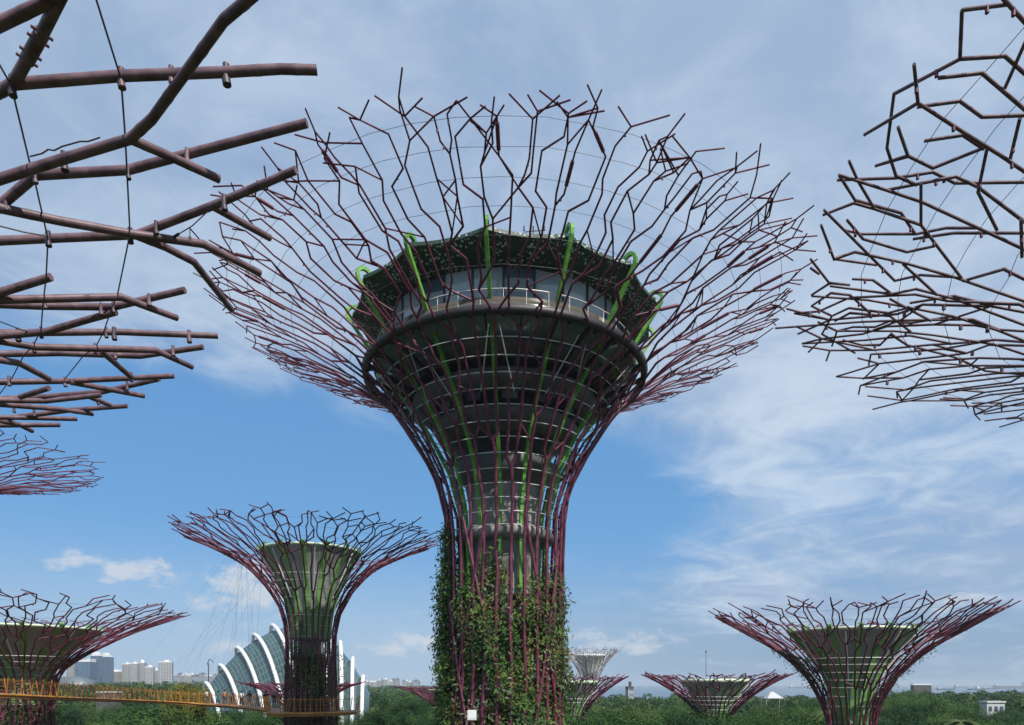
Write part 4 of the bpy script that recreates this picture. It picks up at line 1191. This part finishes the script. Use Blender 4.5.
# arched pale roof and low roofs below the skyline
p = at(73, 684, 520)
ar = thing('arched_hall', 'pale hall with a long arched roof below the blue glass towers', 'building', (p.x, 520, 0))
mb = MB(); n = 20
for z0, off in ((0, 0),):
    vs = [(15 * math.cos(PI * k / n), y, 20 + 7.5 * math.sin(PI * k / n)) for y in (-9, 9) for k in range(n + 1)]
    mb.add(vs, [(k, k + 1, n + 2 + k, n + 1 + k) for k in range(n)] + [tuple(range(n, -1, -1)), tuple(range(n + 1, 2 * n + 2))], 0, True)
mb.build('roof', principled('pale_roof_sheet', (.13, .16, .175), .45, .1, .1, .3), ar)
mb = MB(); mb.box((0, 0, 10), (28, 17, 20)); mb.build('wall', M['concrete'], ar)
def low_building(px0, px1, yt, yb, D, label, roofm, holes=0, wallm=None, dep=3.0):
    sc = D / FPX; w = (px1 - px0) * sc; h = EYE + (HY - yt) * sc
    r = thing('low_building', label, 'building', (((px0 + px1) / 2 - CX) * sc, D, 0), .08)
    mb = MB(); mb.box((0, 0, h / 2 - .3), (w * .94, dep, h - .6)); mb.build('wall', wallm or M['roof_white'], r)
    mb = MB(); mb.box((0, 0, h), (w, dep + .6, .5)); mb.build('roof', roofm, r)
    for i in range(holes):
        mb = MB(); mb.box(((i + .5) / holes * w * .9 - w * .45, -dep / 2 - .05, h - 2.0), (w / holes * .45, .2, 1.4)); mb.build('window', M['glass_dark'], r)
    return r
M['roof_white'] = principled('white_roof_sheet', (.50, .51, .51), .5, 0, .08, .3)
low_building(98, 119, 692, 697, 230, 'long pale canopy roof seen above the walkway railing, below the skyline', principled('grey_roof_sheet', (.40, .42, .43), .5), 5, M['tier'])
low_building(982, 1002, 701.8, 706, 205, 'small white box building among trees near the right edge', M['roof_white'], 3)
low_building(922, 937, 701.5, 706, 205, 'small white building with dark openings among trees beside the large right tower', M['roof_white'], 3)
low_building(911, 931, 684.2, 686, 430, 'long bright white roof above the trees, before the ships', M['white'], 0, M['tier'])
# tent roof
p = at(773, 684, 330)
tn = thing('tent_pavilion', 'white pointed tent roof above the trees between the two right towers', 'tent', (p.x, 330, 0))
mb = MB()
mb.add([(-4.0, -3.5, 15.2), (4.0, -3.5, 15.2), (4.0, 3.5, 15.2), (-4.0, 3.5, 15.2), (-1.2, 0, 18.2), (0, 0, 18.4)], [(0, 1, 5, 4), (1, 2, 5), (2, 3, 4, 5), (3, 0, 4)])
mb.build('canopy', M['roof_white'], tn)
mb = MB()
for x in (-4.4, 4.4):
    for y in (-3.3, 3.3): mb.tube([(x, y, 0), (x, y, 15.5)], .12, 6)
mb.build('frame', M['hoop'], tn)
# mast
p = at(706, 684, 260)
ms = thing('mast', 'thin dark mast rising behind the low right tower', 'mast', (p.x, 260, 0))
mb = MB(); mb.tube([(0, 0, 0), (0, 0, 26), (0, 0, 34)], [.14, .11, .06], 6); mb.build('pole', M['fixture'], ms)
mb = MB(); mb.lathe([(.12, 33.6), (.24, 33.8), (.24, 34.4), (.05, 34.7)], 8); mb.build('head', M['fixture'], ms)

# ------------------------------------------------------------------ ships
def ship(px, D, L, label, rz, hull, sup=1.0, mid=False):
    x = (px - CX) / FPX * D
    r = thing('cargo_ship', label, 'ship', (x, D, 0), rz)
    b = L * .15; h = L * .065
    mb = MB()
    sec = [(-.5, .35, 1.0), (-.46, .48, 1.0), (-.2, .5, .95), (.3, .5, .95), (.43, .34, 1.1), (.5, .03, 1.3)]
    vs = []
    for x_, w_, hh in sec:
        for y_, z_ in ((-w_ * .75, -.3), (-w_, hh), (w_, hh), (w_ * .75, -.3)): vs.append((x_ * L, y_ * b, z_ * h))
    fs = []
    for i in range(len(sec) - 1):
        for k in range(4): fs.append((i * 4 + k, i * 4 + (k + 1) % 4, i * 4 + 4 + (k + 1) % 4, i * 4 + 4 + k))
    fs += [(3, 2, 1, 0), (20, 21, 22, 23)]
    mb.add(vs, fs); mb.build('hull', hull, r)
    sx = -.36 if not mid else .0
    mb = MB(); mb.box((sx * L, 0, h * 1.0 + L * .035 * sup), (L * .10, b * .8, L * .07 * sup)); mb.box((sx * L + L * .01, 0, h + L * .08 * sup), (L * .06, b * .95, L * .025)); mb.build('superstructure', M['white'], r)
    mb = MB(); mb.lathe([(L * .018, 0), (L * .014, L * .05)], 10); f = mb.build('funnel', hull, r); f.location = (sx * L - L * .07, 0, h)
    mb = MB()
    mb.tube([(sx * L, 0, h + L * .08), (sx * L, 0, h + L * .15)], L * .004, 5)
    for q in (-.12, .08, .28): mb.tube([(q * L, 0, h), (q * L, 0, h + L * .07)], L * .005, 5)
    mb.build('mast', M['hoop'], r)
    return r
HB = principled('dark_blue_hull', (.05, .08, .13), .5); HR = principled('rust_hull', (.16, .09, .08), .5); HG = principled('grey_hull', (.17, .19, .21), .5)
ship(1012, 3300, 190, 'long pale tanker with white bridge, anchored at the far right edge', PI + .1, HG, 1.1)
ship(977, 2500, 85, 'dark cargo ship with several masts, nearest in the middle of the anchorage', .3, HB, 1.1, True)
ship(961, 4200, 120, 'faint far ship with a tall white bridge left of the masted one', .4, HG, 1.2)
ship(946, 2600, 75, 'low dark barge like ship near the long white roof', 0.05, HB, .6)
ship(990, 3000, 60, 'small rusty ship between the masted ship and the long tanker', -.1, HR, .8)
ship(797, 3600, 95, 'pale ship seen just left of the large right tower crown', .15, HG, 1.1)
ship(818, 3200, 100, 'grey ship seen through the plants hanging from the large right tower', -.1, HG, .9)
ship(1003, 4600, 140, 'hazy ship on the horizon behind the long tanker', .05, HG, 1.1)

# ------------------------------------------------------------------ woods
def crown_mesh(seed, leaf_n, size, H, Wd, flat=.6, mi=(0, 1), nb=34):
    rng = random.Random(seed)
    mb = MB()
    lobes = [(Vector((math.cos(q) * Wd * rng.uniform(.2, .46), math.sin(q) * Wd * rng.uniform(.2, .46), H * rng.uniform(.55, .86))), rng.uniform(.15, .25) * Wd) for q in [rng.uniform(0, 6.28) for _ in range(11)]]
    lobes.append((Vector((0, 0, H * .82)), .30 * Wd))
    for i in range(nb):
        c, r = rng.choice(lobes)
        d = Vector((rng.gauss(0, 1), rng.gauss(0, 1), rng.gauss(.35, .8))).normalized()
        p = c + Vector((d.x, d.y, d.z * flat)) * r * rng.uniform(.65, 1.05)
        leaf_quads(mb, rng, p, (d + Vector((0, 0, .4))).normalized(), size * rng.uniform(.8, 1.25), rng.choice(mi), leaf_n, Wd * .052, .30)
    return mb, lobes
def make_tree(seed, kind, H, Wd):
    rng = random.Random(seed)
    names = ['dark green leafy tree in the park woods', 'mid green leafy tree in the park woods', 'olive green leafy tree in the park woods', 'tall golden green flowering tree just behind the walkway']
    root = thing('park_tree', names[kind], 'tree', (0, 0, 0), 0, ['dark leafy trees of the park woods', 'mid green trees of the park woods', 'olive trees of the park woods', 'golden green trees below the walkway'][kind])
    mats = {0: (CROWN[0], CROWN[1]), 1: (CROWN[1], CROWN[0]), 2: (CROWN[2], CROWN[1]), 3: (CROWN[3], CROWN[2])}[kind]
    mb, lobes = crown_mesh(seed, 60, .30, H, Wd, .75, (0, 0, 0, 0, 1), 240)
    mb.build('crown', mats, root)
    t = MB(); t.tube([(0, 0, 0), (rng.uniform(-.2, .2), 0, H * .3), (rng.uniform(-.4, .4), .2, H * .6)], [.32, .25, .12], 7)
    for c, r in lobes[:6]: t.tube([(0, 0, H * rng.uniform(.28, .45)), c * .6 + Vector((0, 0, c.z * .3)), c], [.13, .08, .04], 5)
    t.build('trunk', M['bark'], root)
    return root
protos = []
for i, (kind, H, Wd) in enumerate([(0, 17, 11), (1, 16, 10), (2, 15.5, 9), (0, 18, 8.5), (1, 17.5, 11), (2, 14.5, 9), (1, 15, 8), (0, 16, 11)]):
    protos.append((make_tree(300 + i, kind, H, Wd), kind, H))
gold = make_tree(350, 3, 16.5, 8)
rng = random.Random(77)
avoid = [(MX, MY, 9), ((305 - CX) / FPX * 63, 63, 7), ((863 - CX) / FPX * 56.6, 56.6, 7), ((25 - CX) / FPX * 62, 58, 7), ((717 - CX) / FPX * 112, 112, 6), ((572 - CX) / FPX * 125, 125, 6), ((452 - CX) / FPX * 150, 150, 5), ((303 - CX) / FPX * 120, 120, 5)]
for q in WQ[::6]: avoid.append((q.x, q.y, 7))
dome_c = ((287 - CX) / FPX * 220, 215)
def free(x, y, r=0):
    for ax, ay, ar in avoid:
        if (x - ax) ** 2 + (y - ay) ** 2 < (ar + r) ** 2: return False
    if ((x - dome_c[0]) / 36) ** 2 + ((y - dome_c[1]) / 34) ** 2 < 1: return False
    for px0, px1, d in ((97, 130, 230), (981, 1003, 205), (922, 937, 205)):
        ppx = CX + x / y * FPX
        if px0 - 3 < ppx < px1 + 3 and d - 14 < y < d + 10: return False
    return True
pts = []
tries = 0
first = {i: True for i in range(len(protos))}
gfirst = True
while tries < 60000 and len(pts) < 298:
    tries += 1
    y = 78 + (235 - 78) * math.sqrt(rng.random()); x = rng.uniform(-.80, .80) * y
    if not free(x, y, 1): continue
    sp = 8.0 + y * .014
    if any((x - a) ** 2 + (y - b) ** 2 < sp * sp for a, b in pts): continue
    pts.append((x, y))
pts.sort(key=lambda p: p[1])
for x, y in pts:
    ppx = CX + x / y * FPX
    if 1:
        i = rng.randrange(len(protos))
        o = protos[i][0] if first[i] else copy_tree(protos[i][0]); first[i] = False; H = protos[i][2]
    s = rng.uniform(.74, 1.16)
    # lower planting in front of the dome and behind the low towers
    lim = 702 if ppx < 420 else 700
    if 205 < ppx < 345: lim = 705
    if 880 < ppx < 925 and y > 120: lim = 688
    zmax = EYE - (lim - HY) / FPX * y + rng.uniform(-3.5, 1.0) + (2.6 if rng.random() < .16 else 0)
    s = min(s, max(.45, zmax / H))
    if 880 < ppx < 925 and y > 150: s = zmax / H
    o.location = (x, y, 0); o.rotation_euler = (0, 0, rng.uniform(0, 6.28)); o.scale = (s * rng.uniform(.95, 1.15), s * rng.uniform(.95, 1.15), s)
for i in range(len(protos)):
    if first[i]: protos[i][0].location = (60 + 9 * i, 110, 0)
gold.location = ((186 - CX) / FPX * 106, 106, 0); gold.scale = (.80, .80, 1.42)
print('trees', len(pts))

# palms
def palm(loc, h, seed, label):
    rng = random.Random(seed)
    root = thing('palm_tree', label, 'palm', loc, 0)
    mb = MB(); mb.tube([(0, 0, 0), (.2, 0, h * .5), (.1, .1, h)], [.22, .17, .14], 7); mb.build('trunk', M['bark'], root)
    mb = MB()
    for k in range(22):
        a = rng.uniform(0, 6.28); L = rng.uniform(2.4, 3.4); lift = rng.uniform(-.2, 1.1)
        d = Vector((math.cos(a), math.sin(a), 0)); sd = Vector((-d.y, d.x, 0))
        prev = None
        for j in range(9):
            t = j / 8
            p = Vector((.1, .1, h)) + d * L * t + Vector((0, 0, lift * L * .5 * t - L * .75 * t * t))
            if prev is not None:
                for sg in (-1, 1):
                    w = .62 * (1 - abs(t - .45))
                    mb.add([prev, p, p + sd * sg * w + d * .15 + Vector((0, 0, -.28)), prev + sd * sg * w * .9 + d * .1 + Vector((0, 0, -.25))], [(0, 1, 2, 3)])
            prev = p
    mb.build('crown', M['palm'], root)
for px, D, h, lab in ((943, 84, 16.2, 'palm with drooping fronds left of the leaning one, at the bottom right'), (962, 92, 17.0, 'tallest pale palm rising from the woods at the bottom right'), (826, 100, 18.0, 'palm crown poking out left of the large right tower trunk'), (684, 86, 15.5, 'palm standing left of the low tower with pale dish')):
    palm(((px - CX) / FPX * D, D, 0), h, int(px), lab)

# the far woods that read as one mass
def far_woods():
    rng = np.random.default_rng(5)
    V, F, MI = [], [], []
    off = 0
    def scatter(n, y0, y1, leafs, size, Wd, xs=.85):
        nonlocal off
        y = y0 + (y1 - y0) * np.sqrt(rng.random(n)); x = rng.uniform(-xs, xs, n) * y
        for X, Y in zip(x, y):
            ppx = CX + X / Y * FPX
            if ((X - dome_c[0]) / 40) ** 2 + ((Y - dome_c[1]) / 34) ** 2 < 1: continue
            if ppx > 585 and Y > 440: continue
            h = rng.uniform(11.5, 18.5)
            if ppx > 890: h = rng.uniform(13, 19.8)
            elif ppx > 585: h = rng.uniform(10, 16.5)
            if ppx < 205 and 260 < Y < 900: h = rng.uniform(16, 24)
            elif ppx < 205 and Y > 900: h = rng.uniform(18, 30)
            for p0, p1, dd in ((97, 130, 230), (981, 1003, 205), (922, 937, 205)):
                pass
            nl = leafs
            lob = rng.normal(0, .38, (5, 3)) * np.array([Wd, Wd, 0]) + np.array([0, 0, 1]) * rng.uniform(.62, .86, (5, 1)) * h
            c = lob[rng.integers(0, 5, nl)]
            d = rng.normal(0, 1, (nl, 3)) + np.array([0, 0, .5]); d /= np.linalg.norm(d, axis=1, keepdims=True)
            p = c + d * np.array([1, 1, .65]) * Wd * .36 * rng.uniform(.7, 1.05, (nl, 1)) + np.array([X, Y, 0])
            nn = d + rng.normal(0, .33, (nl, 3)); nn /= np.linalg.norm(nn, axis=1, keepdims=True)
            t = np.cross(nn, rng.normal(0, 1, (nl, 3))); t /= np.linalg.norm(t, axis=1, keepdims=True) + 1e-6
            b = np.cross(nn, t)
            s = size * rng.uniform(.7, 1.4, (nl, 1))
            q = np.stack([p - t * s, p - b * s * .7, p + t * s, p + b * s * .7], 1).reshape(-1, 3)
            V.append(q)
            F.append(off + np.arange(nl * 4).reshape(-1, 4)); off += nl * 4
            kind = rng.choice([0, 0, 1, 1, 2])
            MI.append(np.where(rng.random(nl) < .8, kind, rng.integers(0, 3, nl)))
    scatter(640, 225, 440, 420, .55, 11)
    scatter(700, 400, 800, 150, 1.1, 13)
    scatter(1100, 760, 1900, 60, 2.2, 17)
    V = np.concatenate(V); F = np.concatenate(F); MI = np.concatenate(MI)
    me = bpy.data.meshes.new('distant_woods')
    me.vertices.add(len(V)); me.vertices.foreach_set('co', V.astype(np.float32).ravel())
    me.loops.add(F.size); me.loops.foreach_set('vertex_index', F.astype(np.int32).ravel())
    me.polygons.add(len(F)); me.polygons.foreach_set('loop_start', np.arange(0, F.size, 4, dtype=np.int32))
    for k in range(3): me.materials.append(CROWN[k])
    me.polygons.foreach_set('material_index', MI.astype(np.int32))
    me.update(calc_edges=True); me.validate()
    o = bpy.data.objects.new('distant_woods', me); C.objects.link(o)
    setting(o, 'stuff'); tag(o, 'wide belt of green woods stretching to the horizon', 'woods')
far_woods()

# ------------------------------------------------------------------ humid air
mb = MB(); mb.box((0, 4450, 34), (14200, 10300, 70))
hz = mb.build('haze', [])
hm = bpy.data.materials.new('haze'); hm.use_nodes = True
t = NT(hm.node_tree)
for n in list(t.n):
    if n.type != 'OUTPUT_MATERIAL': t.n.remove(n)
out = [n for n in t.n if n.type == 'OUTPUT_MATERIAL'][0]
pv = t.node('ShaderNodeVolumePrincipled')
pv.inputs['Color'].default_value = (.78, .88, .98, 1)
pv.inputs['Density'].default_value = .00013
t.l.new(pv.outputs[0], out.inputs['Volume'])
hz.data.materials.append(hm)
setting(hz, 'stuff')
